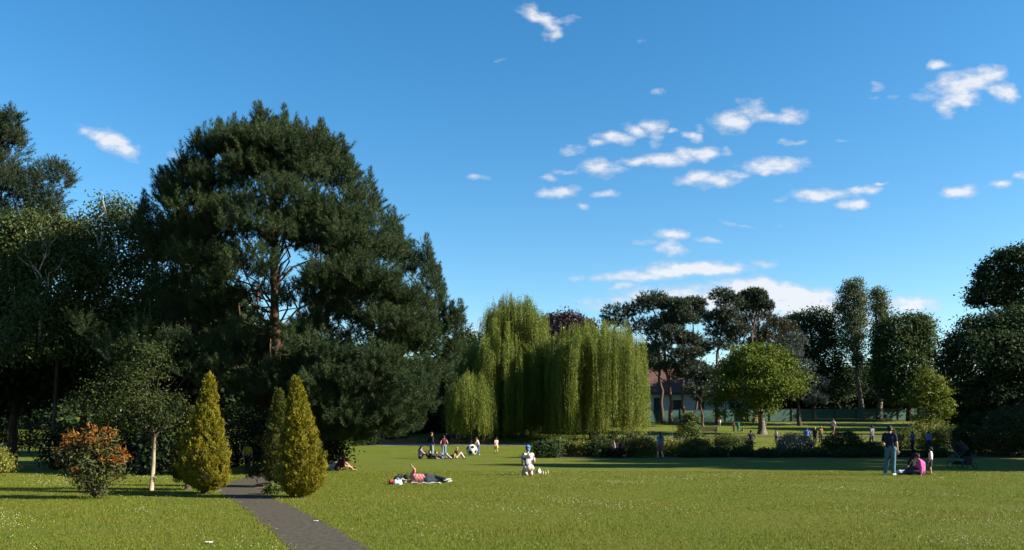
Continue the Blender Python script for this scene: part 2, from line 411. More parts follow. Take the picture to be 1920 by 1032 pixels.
# park paths, bed soil and a painted shade strip farther off, each a thin line
def cross_path(name,x0,x1,y0,y1,w,mat):
    xs_=np.linspace(x0,x1,60); t=np.linspace(0,1,60); yc=y0+(y1-y0)*t+.25*np.sin(t*9)
    strip(name,np.stack([xs_,yc],1),np.stack([xs_,yc+w],1),mat)
cross_path('path',-60,9,69.0,68.2,1.7,rough_mat('worn_grey_path',(.15,.14,.125),(.24,.22,.19),8,.95,.3))
cross_path('soil',1.2,40,54.9,54.9,7.2,rough_mat('bed_soil',(.04,.028,.018),(.09,.06,.04),9,.95,.6))
cross_path('path',12,120,76.5,74.0,1.8,M_ASPH)  # dark strip painted in for a stripe of shade across the grass
cross_path('path',31,140,101,99,2.2,M_GRAVEL)

# grass blades, daisies
rng=np.random.default_rng(11)
def in_path(x,y):
    o=np.argsort(pl[:,1]); xl=np.interp(y,pl[o,1],pl[o,0]); o2=np.argsort(pr[:,1]); xr=np.interp(y,pr[o2,1],pr[o2,0])
    e=.05+.05*np.sin(y*5.3)+.04*np.sin(y*13+1)
    return (x>xl+e)&(x<xr-e)&(y<38)
def scatter(n,d0,d1,pw=1.0,ext=1.06):
    d=d0+(d1-d0)*rng.random(n)**pw
    x=(rng.random(n)*2-1)*d*.6*ext+rng.normal(size=n)*.3
    return x,d
x,d=scatter(330000,8.5,34,1.35); k=~in_path(x,d); x=x[k]; d=d[k]
pat=np.sin(x*1.3+np.sin(d*.7)*2)+np.sin(d*1.1+x*.4); n=len(x)
h=(.020+.010*pat.clip(-1,1)*.5+.010*rng.random(n))*(1+d/60)
ang=rng.random(n)*2*np.pi; lean=rng.random(n)*.7
dirs=unit(np.stack([np.cos(ang)*lean,np.sin(ang)*lean,np.ones(n)],1))
b=np.stack([x,d,Garr(x,d)-.004],1)
M_BLADE=leaf_mat('grass_blades',(.118,.160,.012),(.178,.20,.019),(.195,.182,.026),.35,.6,.5,.15)
v,f=needles(b,dirs,h,.007+d*.00035,rng)
tag(obj('grass',np_mesh('grass',v,f,[M_BLADE])),'short mown grass blades of the lawn','grass',kind='stuff')
# white clover heads and daisies, in drifts
x,d=scatter(26000,9,33,1.2); q=np.sin(x*.55+1.7+np.sin(d*.33)*1.5)*np.sin(d*.42-x*.21+.6)+.55*np.sin(x*1.9+d*1.3)
k=(q+rng.normal(size=len(x))*.6>1.22)&~in_path(x,d); x=x[k]; d=d[k]; n=len(x)
c=np.stack([x,d,Garr(x,d)+.03+.012*rng.random(n)],1)
r=.005+.004*rng.random(n)+d*.00018
mb_v=[];mb_f=[]
for s_ in range(1):
    o=np.array([[1,0,0],[0,1,0],[-1,0,0],[0,-1,0],[0,0,1],[0,0,-.6]],float)
    v=(c[:,None,:]+o[None]*r[:,None,None]*np.array([1,1,.8])).reshape(-1,3)
    t=np.array([[0,1,4],[1,2,4],[2,3,4],[3,0,4],[1,0,5],[2,1,5],[3,2,5],[0,3,5]])
    f=(np.arange(n)[:,None,None]*6+t[None]).reshape(-1,3)
M_CLOVER=rough_mat('clover_white',(.42,.43,.27),(.62,.62,.45),40,.9,0)
tag(obj('clover_flowers',np_mesh('clover_flowers',v,f,[M_CLOVER])),'white clover heads and daisies scattered in the lawn','flowers',kind='stuff')

# fallen leaves and twigs, mostly near the trees and on the path
rng=RS_=np.random.default_rng(17)
x=np.concatenate([rng.uniform(-14,-2,700),rng.uniform(-16,16,260)]); d=np.concatenate([rng.uniform(11,26,700),rng.uniform(9.5,30,260)]); n=len(x)
c=np.stack([x,d,Garr(x,d)+np.where(in_path(x,d),.008,.024)],1); a_=rng.random(n)*6.283
ax=np.stack([np.cos(a_),np.sin(a_),rng.uniform(-.15,.25,n)],1); nr=unit(np.stack([rng.normal(size=n)*.4,rng.normal(size=n)*.4,np.ones(n)],1))
v,f=leaf_cards(c,unit(ax),nr,rng.uniform(.03,.065,n),rng.uniform(.015,.03,n))
tag(obj('fallen_leaves',np_mesh('fallen_leaves',v,f,[leaf_mat('dry_leaves',(.12,.075,.03),(.30,.21,.09),(.22,.2,.06),.2,.7,.8,.1)])),'dry brown leaves scattered on the lawn and the path','leaves',kind='stuff')
# ------------------------------------------------------------------ people
def capsule(a,ra,b,rb,seg=14):
    a=np.array(a,float); b=np.array(b,float); t=b-a; L=np.linalg.norm(t)
    t=t/L if L>1e-6 else np.array([0,0,1.])
    u=np.cross(t,[0,0,1.] if abs(t[2])<.9 else [0,1.,0]); u/=np.linalg.norm(u); w=np.cross(t,u)
    rings=[]
    for k in (-80,-50,-20,): e=R(k); rings.append((a+t*ra*math.sin(e),ra*math.cos(e)))
    for k in (20,50,80): e=R(k); rings.append((b+t*rb*math.sin(e),rb*math.cos(e)))
    v=[];f=[]
    for c,r in rings:
        for s in range(seg):
            g=2*math.pi*s/seg; v.append(c+r*(math.cos(g)*u+math.sin(g)*w))
    n=len(rings)
    for i in range(n-1):
        for s in range(seg): s2=(s+1)%seg; f.append((i*seg+s,i*seg+s2,(i+1)*seg+s2,(i+1)*seg+s))
    f.append(tuple(range(seg-1,-1,-1))); f.append(tuple((n-1)*seg+s for s in range(seg)))
    return v,f
_pending=[]      # (object, finger data)
SKIN=[rough_mat('skin_fair',(.50,.29,.20),(.60,.37,.27),9,.6,.05),rough_mat('skin_tan',(.36,.19,.12),(.44,.25,.16),9,.6,.05),rough_mat('skin_brown',(.16,.08,.05),(.21,.11,.07),9,.6,.05)]
M_EYE=cloth((.02,.015,.012))
HAIR={'dark':(.016,.011,.009),'brown':(.06,.032,.018),'blond':(.33,.22,.09),'grey':(.25,.23,.21)}
def Jp(pose,**k):
    """joints of a 1.72 m person standing at the origin facing +Y"""
    J=dict(pel=(0,0,.95),chest=(0,0,1.27),neck=(0,-.01,1.46),head=(0,.02,1.60),
      shL=(-.17,0,1.40),shR=(.17,0,1.40),elL=(-.23,-.02,1.12),elR=(.23,-.02,1.12),wrL=(-.23,.06,.87),wrR=(.23,.06,.87),
      hpL=(-.085,0,.92),hpR=(.085,0,.92),knL=(-.10,.02,.49),knR=(.10,.02,.49),anL=(-.11,-.02,.08),anR=(.11,-.02,.08),toL=(-.13,.15,.035),toR=(.13,.15,.035))
    if pose=='walk': J.update(knL=(-.09,.16,.50),anL=(-.09,.20,.09),toL=(-.10,.37,.05),knR=(.09,-.02,.49),anR=(.10,-.24,.14),toR=(.11,-.10,.04),elL=(-.23,-.14,1.14),wrL=(-.22,-.08,.89),elR=(.23,.08,1.13),wrR=(.21,.22,.93))
    if pose=='pockets': J.update(elL=(-.29,-.08,1.13),elR=(.29,-.08,1.13),wrL=(-.19,.06,.93),wrR=(.19,.06,.93))
    if pose=='hips': J.update(elL=(-.38,-.08,1.15),elR=(.38,-.08,1.15),wrL=(-.19,.03,1.0),wrR=(.19,.03,1.0))
    if pose=='contrap': J.update(pel=(.03,0,.95),hpR=(.115,0,.92),hpL=(-.055,0,.92),knR=(.12,.03,.49),anR=(.12,-.01,.08),toR=(.17,.14,.035),knL=(-.10,.09,.49),anL=(-.14,.02,.08),toL=(-.17,.19,.035),elL=(-.24,.06,1.13),wrL=(-.12,.22,1.02),wrR=(.25,.04,.86))
    if pose=='reach': J.update(chest=(0,.10,1.25),neck=(0,.18,1.43),head=(0,.24,1.56),shL=(-.17,.14,1.37),shR=(.17,.14,1.37),elL=(-.22,.26,1.14),elR=(.22,.26,1.14),wrL=(-.18,.42,.98),wrR=(.18,.42,.98))
    if pose=='bend': J.update(pel=(0,-.06,.92),hpL=(-.09,-.06,.90),hpR=(.09,-.06,.90),chest=(0,.22,1.16),neck=(0,.40,1.24),head=(0,.54,1.27),shL=(-.17,.36,1.21),shR=(.17,.36,1.21),elL=(-.21,.40,.92),elR=(.21,.40,.92),wrL=(-.15,.45,.68),wrR=(.15,.45,.68))
    if pose=='kneel': J.update(pel=(0,-.10,.29),hpL=(-.10,-.08,.28),hpR=(.10,-.08,.28),knL=(-.13,.34,.09),knR=(.13,.34,.09),anL=(-.10,-.12,.07),anR=(.10,-.12,.07),toL=(-.09,-.27,.035),toR=(.09,-.27,.035),
        chest=(0,.02,.62),neck=(0,.06,.82),head=(0,.10,.96),shL=(-.17,.05,.75),shR=(.17,.05,.75),elL=(-.23,.12,.50),elR=(.25,.10,.50),wrL=(-.12,.32,.40),wrR=(.13,.33,.40))
    if pose=='sit_knees': J.update(pel=(0,0,.13),hpL=(-.09,.02,.12),hpR=(.09,.02,.12),knL=(-.11,.36,.46),knR=(.11,.36,.46),anL=(-.10,.60,.08),anR=(.10,.62,.08),toL=(-.11,.77,.035),toR=(.11,.79,.035),
        chest=(0,-.02,.46),neck=(0,.04,.65),head=(0,.09,.79),shL=(-.17,.02,.58),shR=(.17,.02,.58),elL=(-.24,.2,.42),elR=(.24,.2,.42),wrL=(-.10,.40,.40),wrR=(.10,.40,.40))
    if pose=='sit_lean': J.update(pel=(0,0,.13),hpL=(-.09,.03,.12),hpR=(.09,.03,.12),knL=(-.22,.36,.16),knR=(.14,.42,.30),anL=(.02,.60,.07),anR=(.12,.68,.07),toL=(.05,.75,.05),toR=(.14,.84,.04),
        chest=(0,.02,.45),neck=(0,.12,.62),head=(0,.20,.74),shL=(-.17,.07,.56),shR=(.17,.07,.56),elL=(-.24,.20,.36),elR=(.26,.02,.32),wrL=(-.12,.42,.28),wrR=(.30,.04,.07))
    if pose=='hunch': J.update(pel=(0,0,.13),hpL=(-.09,.03,.12),hpR=(.09,.03,.12),knL=(-.11,.38,.34),knR=(.11,.40,.36),anL=(-.10,.66,.07),anR=(.10,.70,.07),toL=(-.11,.82,.04),toR=(.11,.86,.04),
        chest=(0,.16,.40),neck=(0,.34,.50),head=(0,.46,.50),shL=(-.17,.28,.46),shR=(.17,.28,.46),elL=(-.24,.36,.24),elR=(.24,.36,.24),wrL=(-.14,.58,.18),wrR=(.14,.58,.18))
    if pose=='recline': J.update(pel=(0,0,.12),hpL=(-.09,.04,.12),hpR=(.09,.04,.12),knL=(-.11,.34,.42),knR=(.11,.40,.36),anL=(-.10,.58,.08),anR=(.10,.74,.08),toL=(-.11,.75,.04),toR=(.11,.90,.05),
        chest=(0,-.28,.26),neck=(0,-.42,.40),head=(0,-.48,.53),shL=(-.17,-.38,.34),shR=(.17,-.38,.34),elL=(-.24,-.44,.08),elR=(.24,-.44,.08),wrL=(-.20,-.22,.05),wrR=(.20,-.22,.05))
    if pose=='on_side': # lying on one side, feet towards +Y, top shoulder up, one forearm raised
        J.update(pel=(0,0,.16),hpR=(0,.03,.25),hpL=(-.02,.03,.09),knR=(-.22,.32,.24),knL=(-.15,.37,.09),anR=(-.05,.72,.14),anL=(-.10,.79,.07),toR=(-.10,.90,.14),toL=(-.16,.95,.07),
        chest=(0,-.34,.19),neck=(.01,-.53,.24),head=(-.01,-.68,.24),shR=(0,-.46,.34),shL=(-.02,-.47,.09),elR=(.15,-.40,.50),elL=(-.22,-.52,.06),wrR=(.02,-.50,.62),wrL=(-.16,-.70,.08))
    J={k_:np.array(v,float) for k_,v in J.items()}
    for k_,v in k.items(): J[k_]=np.array(v,float)
    return J
def person(px,D,H,head_deg,pose,label,shirt=None,legs=None,hair='dark',skin=0,sleeve='short',leg='trousers',hairlen='short',shoes=(.1,.09,.08),hat=None,group=None,joints=None,vox=.019,scale_w=1.0,faces=None,dz=0,extra=None):
    J=Jp(pose,**(joints or {})); s=H/1.72; w=scale_w
    child=H<1.3; hs=1.22 if child else 1.0
    b=np.array([X(px,D),D,G(0,D)+dz])
    fwd=np.array([0,1.,0]) if faces is None else unit(np.array(faces,float))
    up=unit(J['head']-J['neck']); 
    if pose=='on_side': up=np.array([0,-1.,0.1]); fwd=np.array([-.8,0,.35])
    fwd=unit(fwd-up*np.dot(fwd,up)); side=np.cross(fwd,up)
    hd=J['head']; B=[]
    def c(L,a,ra,b_,rb): L.append((np.array(a)*s,ra*s,np.array(b_)*s,rb*s))
    def torso(L,o=0.0,wst=True):
        c(L,J['hpL']*.95+J['pel']*.05,.098*w+o,J['hpR']*.95+J['pel']*.05,.098*w+o)
        for q in ('L','R'):
            sh=J['sh'+q]; m=J['chest']*.55+sh*.45; hp=J['hp'+q]
            c(L,J['pel']*.5+hp*.5,.105*w+o,J['chest']*.72+sh*.28,.108*w+o)
            c(L,J['chest']*.72+sh*.28,.108*w+o,sh*.82+J['neck']*.18,.066*w+o)
        c(L,J['shL'],.056*w+o,J['shR'],.056*w+o); c(L,J['pel'],.11*w+o,J['chest'],.12*w+o)
        c(L,J['chest'],.09*w+o,J['neck']-unit(J['neck']-J['chest'])*.03,.055*w+o)
    torso(B)
    c(B,J['neck']-up*.05,.056,hd-up*.05,.052)
    c(B,hd-up*.035*hs+fwd*.012,.066*hs,hd+up*.04*hs-fwd*.012,.083*hs)
    c(B,hd+up*.02*hs,.078*hs,hd+up*.035*hs-fwd*.035,.078*hs)
    c(B,hd-up*.02*hs+fwd*.078*hs,.012*hs,hd+up*.02*hs+fwd*.076*hs,.008*hs)      # nose
    for e in(-1,1): c(B,hd-up*.02*hs+side*.078*e*hs,.014*hs,hd+up*.015*hs+side*.082*e*hs,.016*hs)   # ears
    fingers=[]
    for q in ('L','R'):
        c(B,J['sh'+q],.052*w,J['el'+q],.041*w); c(B,J['el'+q],.041*w,J['wr'+q],.030)
        d=unit(J['wr'+q]-J['el'+q]); pe=J['wr'+q]+d*.075
        lat=unit(np.cross(d,fwd)+1e-4*side) if abs(np.dot(d,fwd))<.95 else side
        nrm=np.cross(lat,d)
        c(B,J['wr'+q],.028,pe-lat*.018,.022); c(B,J['wr'+q],.028,pe+lat*.018,.022)
        inn=1 if q=='L' else -1
        for k,(o_,l_) in enumerate(((-.030,.062),(-.010,.074),(.010,.070),(.030,.054))):
            p0=pe+lat*o_*inn; p1=p0+d*l_*.55+nrm*.006; p2=p0+d*l_*.95+nrm*.028
            fingers.append(([p0*s-d*.02*s,p1*s,p2*s],[.0095*s,.0088*s,.007*s]))
        p0=J['wr'+q]+d*.025-lat*.03*inn; p1=p0+d*.03-lat*.03*inn+nrm*.012; p2=p1+d*.03+nrm*.008
        fingers.append(([p0*s,p1*s,p2*s],[.012*s,.0105*s,.008*s]))
        c(B,J['hp'+q],.086*w,J['kn'+q],.056*w); c(B,J['kn'+q],.056*w,J['kn'+q]*.6+J['an'+q]*.4,.054*w); c(B,J['kn'+q]*.6+J['an'+q]*.4,.054*w,J['an'+q],.038)
        hl=J['an'+q]-unit(J['to'+q]-J['an'+q])*.045; hl[2]=max(J['an'+q][2]-.035,.035)
        c(B,hl,.036,J['to'+q],.030)
    root=None
    def mk(name,L,mats,v,parent=None,fingers=None):
        vs=[];fs=[];n=0
        for (a,ra,b_,rb) in L:
            v_,f_=capsule(a,ra,b_,rb)
            vs+=v_; fs+=[tuple(i+n for i in f) for f in f_]; n+=len(v_)
        me=bpy.data.meshes.new(name); me.from_pydata([tuple(p) for p in vs],[],fs)
        for m in mats: me.materials.append(m)
        o=obj(name,me,parent)
        rm=o.modifiers.new('join','REMESH'); rm.mode='VOXEL'; rm.voxel_size=v; rm.use_smooth_shade=True
        sm=o.modifiers.new('soften','SMOOTH'); sm.iterations=2; sm.factor=.5
        _pending.append((o,fingers)); return o
    root=mk('person',B,[SKIN[skin],M_EYE],vox*s,None,(fingers,[(hd+up*.012*hs+fwd*.072*hs+side*.03*e*hs,.011*hs) for e in(-1,1)]+[(hd-up*.052*hs+fwd*.068*hs+side*.012*e,.008) for e in(-1,1)],s))
    root.location=b; root.rotation_euler=(0,0,R(head_deg)); tag(root,label,'person',group)
    o=.016
    if shirt is not None:
        T=[]; torso(T,o)
        for q in('L','R'):
            if sleeve!='none':
                c(T,J['sh'+q],.056*w+o,J['sh'+q]*.35+J['el'+q]*.65 if sleeve=='short' else J['el'+q],.046*w+o)
            if sleeve=='long': c(T,J['el'+q],.044*w+o,J['wr'+q]*.93+J['el'+q]*.07,.034+o)
        if extra=='long_coat': pass
        mk('shirt',T,[cloth(shirt)],vox*.95*s,root)
    if legs is not None:
        T=[]; d=o+.006
        if leg in('trousers','shorts'):
            c(T,J['pel']+unit(J['chest']-J['pel'])*.03,.112*w+d,J['pel'],.112*w+d); c(T,J['hpL'],.098*w+d,J['hpR'],.098*w+d)
            for q in('L','R'):
                if leg=='trousers':
                    c(T,J['hp'+q],.088*w+d,J['kn'+q],.060*w+d); c(T,J['kn'+q],.060*w+d,J['an'+q]*.93+J['kn'+q]*.07,.050*w+d)
                else: c(T,J['hp'+q],.090*w+d,J['hp'+q]*.2+J['kn'+q]*.8,.072*w+d)
            mk('trousers' if leg=='trousers' else 'shorts',T,[cloth(legs)],vox*.95*s,root)
        else:  # skirt: flares from the waist
            top=J['pel']+np.array([0,0,.10]); kk=.62 if leg=='skirt' else .35
            for q in('L','R'):
                e=J['hp'+q]*(1-kk)+J['kn'+q]*kk if leg!='longskirt' else J['kn'+q]*.6+J['an'+q]*.4
                c(T,top*.5+J['hp'+q]*.5,.105*w+d,e+np.array([0,0,.05]),.125*w+d)
                c(T,J['hp'+q],.11*w+d,e,.12*w+d)
            c(T,top,.11*w+d,J['pel'],.125*w+d)
            mk('skirt',T,[cloth(legs)],vox*s,root)
    if shoes is not None:
        for q in('L','R'):
            T=[]; hl=J['an'+q]-unit(J['to'+q]-J['an'+q])*.045; hl[2]=max(J['an'+q][2]-.035,.04)
            c(T,hl,.046,J['to'+q],.041); mk('shoe',T,[cloth(shoes,.6)],vox*.8*s,root)
    hc=HAIR[hair] if isinstance(hair,str) else hair
    T=[]; c(T,hd+up*.045*hs-fwd*.012,.094*hs,hd+up*.03*hs-fwd*.04,.092*hs); c(T,hd-up*.01*hs-fwd*.045,.082*hs,hd+up*.03*hs-fwd*.03,.09*hs)
    if hairlen=='long':
        c(T,hd-fwd*.05,.085*hs,hd-up*.16-fwd*.085,.082); c(T,hd-up*.1-fwd*.08,.08,hd-up*.27-fwd*.11,.055)
    if hairlen=='bun': c(T,hd-fwd*.10+up*.05,.045,hd-fwd*.13+up*.06,.045)
    mk('hair',T,[cloth(hc,.7)],vox*.9*s,root)
    if hat:
        T=[]; c(T,hd+up*.07*hs-fwd*.01,.10*hs,hd+up*.055*hs-fwd*.03,.10*hs)
        if hat[1]=='brim':
            for k in range(10):
                a=k/10*6.283; e=unit(fwd*math.cos(a)+side*math.sin(a)); c(T,hd+up*.055*hs+e*.07,.014,hd+up*.05*hs+e*.16,.013)
        if hat[1]=='scarf': c(T,hd+up*.02*hs-fwd*.04,.095*hs,hd-up*.04-fwd*.07,.07)
        mk('hat',T,[cloth(hat[0])],vox*.8*s,root)
    return root,J,s
GA='people round the picnic near the football'; GB='family picnic beside the man in jeans'; GC='people on the far lawn beyond the flower bed'
JEAN=(.15,.22,.27); DJEAN=(.035,.055,.10)
# ---- near the football
person(809,54,1.68,-55,'pockets','standing person in a dark jacket and pale blue jeans, hands in pockets',(.018,.016,.02),(.22,.30,.34),'brown',0,'long',shoes=(.12,.1,.08),group=GA)
person(832.5,56.5,1.42,10,'pockets','young person in a dark vest top and light jeans standing with the back turned',(.10,.02,.03),(.20,.30,.38),'brown',0,'none',group=GA,shoes=(.5,.48,.45))
person(788,53.4,1.55,-75,'sit_knees','long haired person in a lilac top sitting at the left of the football picnic',(.36,.27,.42),(.02,.018,.025),'dark',0,'short',hairlen='long',shoes=(.4,.3,.25),group=GA,scale_w=1.1)
person(818,53.6,1.45,-80,'recline','dark haired person leaning back with lilac grey trousers between the two standing ones',(.03,.025,.03),(.20,.16,.21),'dark',0,'short',hairlen='long',group=GA)
person(829,53.2,1.35,-95,'recline','person in pale grey reclining with knees bent in the middle of the picnic',(.06,.05,.06),(.40,.40,.42),'dark',0,'short',group=GA)
person(845,53.9,1.35,70,'recline','person in a mottled yellow brown top lying back right of the light jeans',(.30,.22,.07),(.10,.035,.04),'dark',0,'short',group=GA)
person(855,54,1.40,-80,'sit_knees','fair haired person in pale trousers sitting with knees drawn up at the picnic edge',(.07,.03,.03),(.55,.48,.42),'blond',0,'short',group=GA)
person(897.5,59.5,1.27,78,'reach','child in a pale pink top and blue jeans pushing the giant football',(.55,.38,.38),(.06,.10,.17),'brown',0,'short',group='children playing with the football',shoes=(.6,.58,.55))
person(930.5,61.5,1.12,20,'walk','small child in a pink top and pale yellow skirt walking right of the football',(.62,.40,.42),(.62,.52,.22),'brown',0,'short','skirt',group='children playing with the football',shoes=(.05,.04,.04))
# ---- single figures on the lawn
person(990.5,30.4,1.66,8,'kneel','kneeling person seen from behind with a blue headscarf and white and dark top',(.62,.58,.55),(.62,.50,.46),'dark',0,'short',hat=((.07,.22,.50),'scarf'),shoes=(.62,.42,.28),scale_w=.92)
person(798,25.4,1.40,-82,'on_side','reclining person in a red check shirt and dark jeans with one forearm raised',(.42,.06,.07),(.022,.03,.04),'dark',0,'short',shoes=(.4,.4,.36),scale_w=1.05)
person(632,34.4,1.55,-80,'hunch','person in a dark red top bent forward over bare legs beside the golden cypress',(.10,.022,.02),(.05,.02,.02),'brown',1,'short','shorts',shoes=None,group='couple sunbathing beside the cypress')
person(619,34.9,1.5,70,'recline','person in white reclining, half hidden by the golden cypress',(.72,.70,.66),(.62,.55,.48),'dark',0,'short',shoes=None,group='couple sunbathing beside the cypress')
person(464,33,1.15,10,'walk','child in a yellow top and dark trousers walking on the shaded path',(.26,.22,.015),(.015,.018,.025),'dark',0,'short',shoes=(.6,.6,.6))  # yellow of the top dulled to carry the deep shade
person(1238,53,1.68,12,'walk','woman in a teal top and dusky pink skirt walking past the flower bed',(.05,.20,.27),(.20,.09,.10),'brown',0,'short','skirt','long',shoes=(.2,.1,.08))
# ---- the family on the right
person(1668,30.3,1.76,-28,'contrap','tall man in a navy shirt and blue jeans standing over the picnic group',(.014,.018,.045),(.085,.17,.22),'dark',0,'short',shoes=(.66,.64,.6),group=GB)
person(1729,30.5,1.50,62,'sit_lean','person in a bright pink top sitting and leaning on one arm',(.88,.11,.36),(.05,.05,.08),'dark',1,'long',hairlen='bun',shoes=(.1,.1,.1),group=GB,scale_w=1.1,joints=dict(wrL=(-.30,.02,.07),elL=(-.27,.02,.32),wrR=(.12,.42,.28),elR=(.24,.20,.36)))
person(1709,31.6,1.55,-150,'sit_lean','long haired person in black sitting beside the one in pink',(.012,.011,.012),(.10,.03,.04),'dark',1,'short',hairlen='long',group=GB)
person(1745,30.9,.98,60,'stand','small child in a white shirt and dark shorts standing behind the one in pink',(.68,.68,.64),(.03,.035,.05),'dark',1,'short','shorts',group=GB)
# ---- people beyond the flower bed
person(1349,96,1.2,170,'walk','child in an orange top and white skirt left of the round tree',(.62,.13,.03),(.66,.62,.5),'brown',0,'short','skirt',group=GC,vox=.026,shoes=(.08,.07,.06))
person(1376,85,1.05,30,'stand','child in dark clothes beside the one in turquoise under the round tree',(.05,.02,.03),(.02,.02,.02),'dark',1,'short',group=GC,vox=.026)
person(1384,84.5,1.0,-20,'stand','child in a turquoise top and trousers left of the round tree stem',(.05,.42,.36),(.04,.26,.24),'dark',1,'short',group=GC,vox=.026)
person(1393,84,.8,60,'sit_knees','toddler sitting on the grass right of the child in turquoise',(.10,.09,.09),(.3,.28,.26),'dark',1,'short',group=GC,vox=.026)
person(1408,62.5,1.62,8,'hips','man in a navy shirt with hands on hips behind the dark edging bushes',(.015,.018,.035),(.02,.02,.03),'dark',1,'short',group=GC,vox=.024)
person(1455,71,1.08,-60,'stand','child in a white shirt standing right of the round tree stem',(.66,.64,.6),(.12,.04,.04),'dark',1,'short',group=GC,vox=.026)
person(1434.5,82,1.3,40,'stand','child in dark red half hidden by the round tree stem',(.06,.025,.022),(.03,.02,.02),'dark',1,'short',group=GC,vox=.026)
person(1513,67.5,1.6,-20,'bend','person in a bright blue shirt stooping beyond the flower bed',(.05,.13,.48),(.30,.25,.22),'dark',1,'long',group=GC,vox=.024,joints=dict(chest=(0,.10,1.22),neck=(0,.18,1.38),head=(0,.24,1.51),shL=(-.17,.15,1.34),shR=(.17,.15,1.34),elL=(-.27,.16,1.07),elR=(.27,.16,1.07),wrL=(-.16,.32,.92),wrR=(.16,.32,.92)))
person(1528,70,1.35,-30,'stand','person in a navy top and tan sun hat right of the one in blue',(.02,.022,.05),(.03,.03,.04),'dark',1,'short',hat=((.45,.32,.22),'brim'),group=GC,vox=.026)
person(1539,71.5,1.33,10,'stand','person in an ochre top and pale sun hat, rightmost of the two sun hats',(.25,.15,.05),(.05,.05,.05),'dark',1,'short',hat=((.5,.38,.28),'brim'),group=GC,vox=.026)
person(1562,77.5,1.6,-60,'walk','person with black hair and a white shirt on the far lawn above the spiky plant',(.64,.62,.58),(.30,.14,.12),'dark',1,'short',group=GC,vox=.026)
person(1635,68,1.65,20,'walk','person in a grey blue shirt walking left of the man in jeans, beyond the bushes',(.16,.18,.24),(.14,.12,.13),'dark',1,'short',group=GC,vox=.024)
person(1711,63,1.5,30,'stand','person in a blue shirt in the shade above the picnic group',(.07,.09,.32),(.03,.03,.06),'dark',1,'short',group=GC,vox=.024)
person(1741,62.5,1.55,-30,'stand','person in a light blue shirt in the shade above the pink top',(.16,.22,.5),(.03,.03,.06),'dark',1,'short',group=GC,vox=.024)
person(783.5,79,1.5,-70,'bend','person in a white top stooping at the far hedge beside the huge pine',(.62,.5,.42),(.04,.03,.03),'dark',0,'short',vox=.026)

# bake: union of limbs -> one skin, then add the separate fingers, eyes and mouth
bpy.context.view_layer.update(); dg=bpy.context.evaluated_depsgraph_get()
baked=[]
for o,fg_ in _pending:
    me=bpy.data.meshes.new_from_object(o.evaluated_get(dg)); baked.append((o,me,fg_))
for o,me,fg_ in baked:
    nm=o.data.name; o.modifiers.clear(); old=o.data; mats=list(old.materials)
    if fg_:
        fl,ey,s=fg_; bm=bmesh.new(); bm.from_mesh(me)
        mb=MB()
        for pts,rad in fl: mb.tube(pts,rad,6)
        for c_,r_ in ey: mb.ball(np.array(c_)*s,r_*s,6,4,1)
        t=mb.mesh('t',mats,True); bm.from_mesh(t); bm.to_mesh(me); bm.free(); bpy.data.meshes.remove(t)
    me.materials.clear()
    for m in mats: me.materials.append(m)
    o.data=me; bpy.data.meshes.remove(old); me.name=nm
    me.polygons.foreach_set('use_smooth',np.ones(len(me.polygons),bool)); me.update()
# check pattern on the red shirt
def check_cloth(o,c1,c2):
    m,nt,out=newmat('red_check_cloth'); tc=nt.nodes.new('ShaderNodeTexCoord'); ch=nt.nodes.new('ShaderNodeTexChecker')
    ch.inputs['Scale'].default_value=22; ch.inputs['Color1'].default_value=rgba(ka(c1)); ch.inputs['Color2'].default_value=rgba(ka(c2))
    nt.links.new(tc.outputs['Object'],ch.inputs['Vector']); b=nt.nodes.new('ShaderNodeBsdfPrincipled'); nt.links.new(ch.outputs[0],b.inputs['Base Color']); b.inputs['Roughness'].default_value=.9
    nt.links.new(b.outputs[0],out.inputs[0]); o.data.materials[0]=m
def banded(o,c1,c2,z0,z1):
    """top with a dark yoke and sash"""
    m,nt,out=newmat('white_and_dark_cloth'); tc=nt.nodes.new('ShaderNodeTexCoord')
    nz=noise(nt,5.5,2,.5,tc.outputs['Object'])
    c=mix_rgb(nt,mapr(nt,nz,.49,.53),ka(c1),ka(c2)); b=nt.nodes.new('ShaderNodeBsdfPrincipled'); nt.links.new(c,b.inputs['Base Color']); b.inputs['Roughness'].default_value=.9
    nt.links.new(b.outputs[0],out.inputs[0]); o.data.materials[0]=m
for o in list(sc.objects):
    if o.name.startswith('shirt') and o.parent and 'label' in o.parent:
        if 'red check' in o.parent['label']: check_cloth(o,(.36,.03,.05),(.62,.30,.30))
        if 'headscarf' in o.parent['label']: banded(o,(.66,.62,.6),(.05,.015,.02),0,1)
# ------------------------------------------------------------------ bark and foliage materials
BARK_PINE=rough_mat('pine_bark',(.055,.036,.026),(.13,.08,.052),9,.95,.8,(1,1,.25),.1,.03)
BARK_SCOTS=rough_mat('red_pine_bark',(.075,.05,.036),(.16,.10,.07),6,.95,.6,(1,1,.3),.1,.03)
BARK_GREY=rough_mat('grey_bark',(.10,.085,.065),(.22,.19,.15),10,.95,.6,(1,1,.3),.1,.02)
BARK_DARK=rough_mat('dark_bark',(.035,.028,.022),(.08,.065,.05),8,.95,.5,(1,1,.3),.1,.02)
BARK_BIRCH=rough_mat('birch_bark',(.22,.19,.16),(.62,.58,.52),5,.8,.3,(1,1,2.2),.2,.01)
BARK_PALE=rough_mat('pale_bark',(.25,.2,.13),(.42,.35,.24),12,.9,.4,(1,1,.5),.15,.01)
LF_PINE=leaf_mat('pine_needles',(.024,.048,.021),(.064,.090,.026),(.040,.066,.034),.2,.6,.45,.12)
LF_PINE_B=leaf_mat('dark_pine_needles',(.02,.034,.018),(.05,.07,.03),(.03,.05,.026),.12,.6,.5,.12)
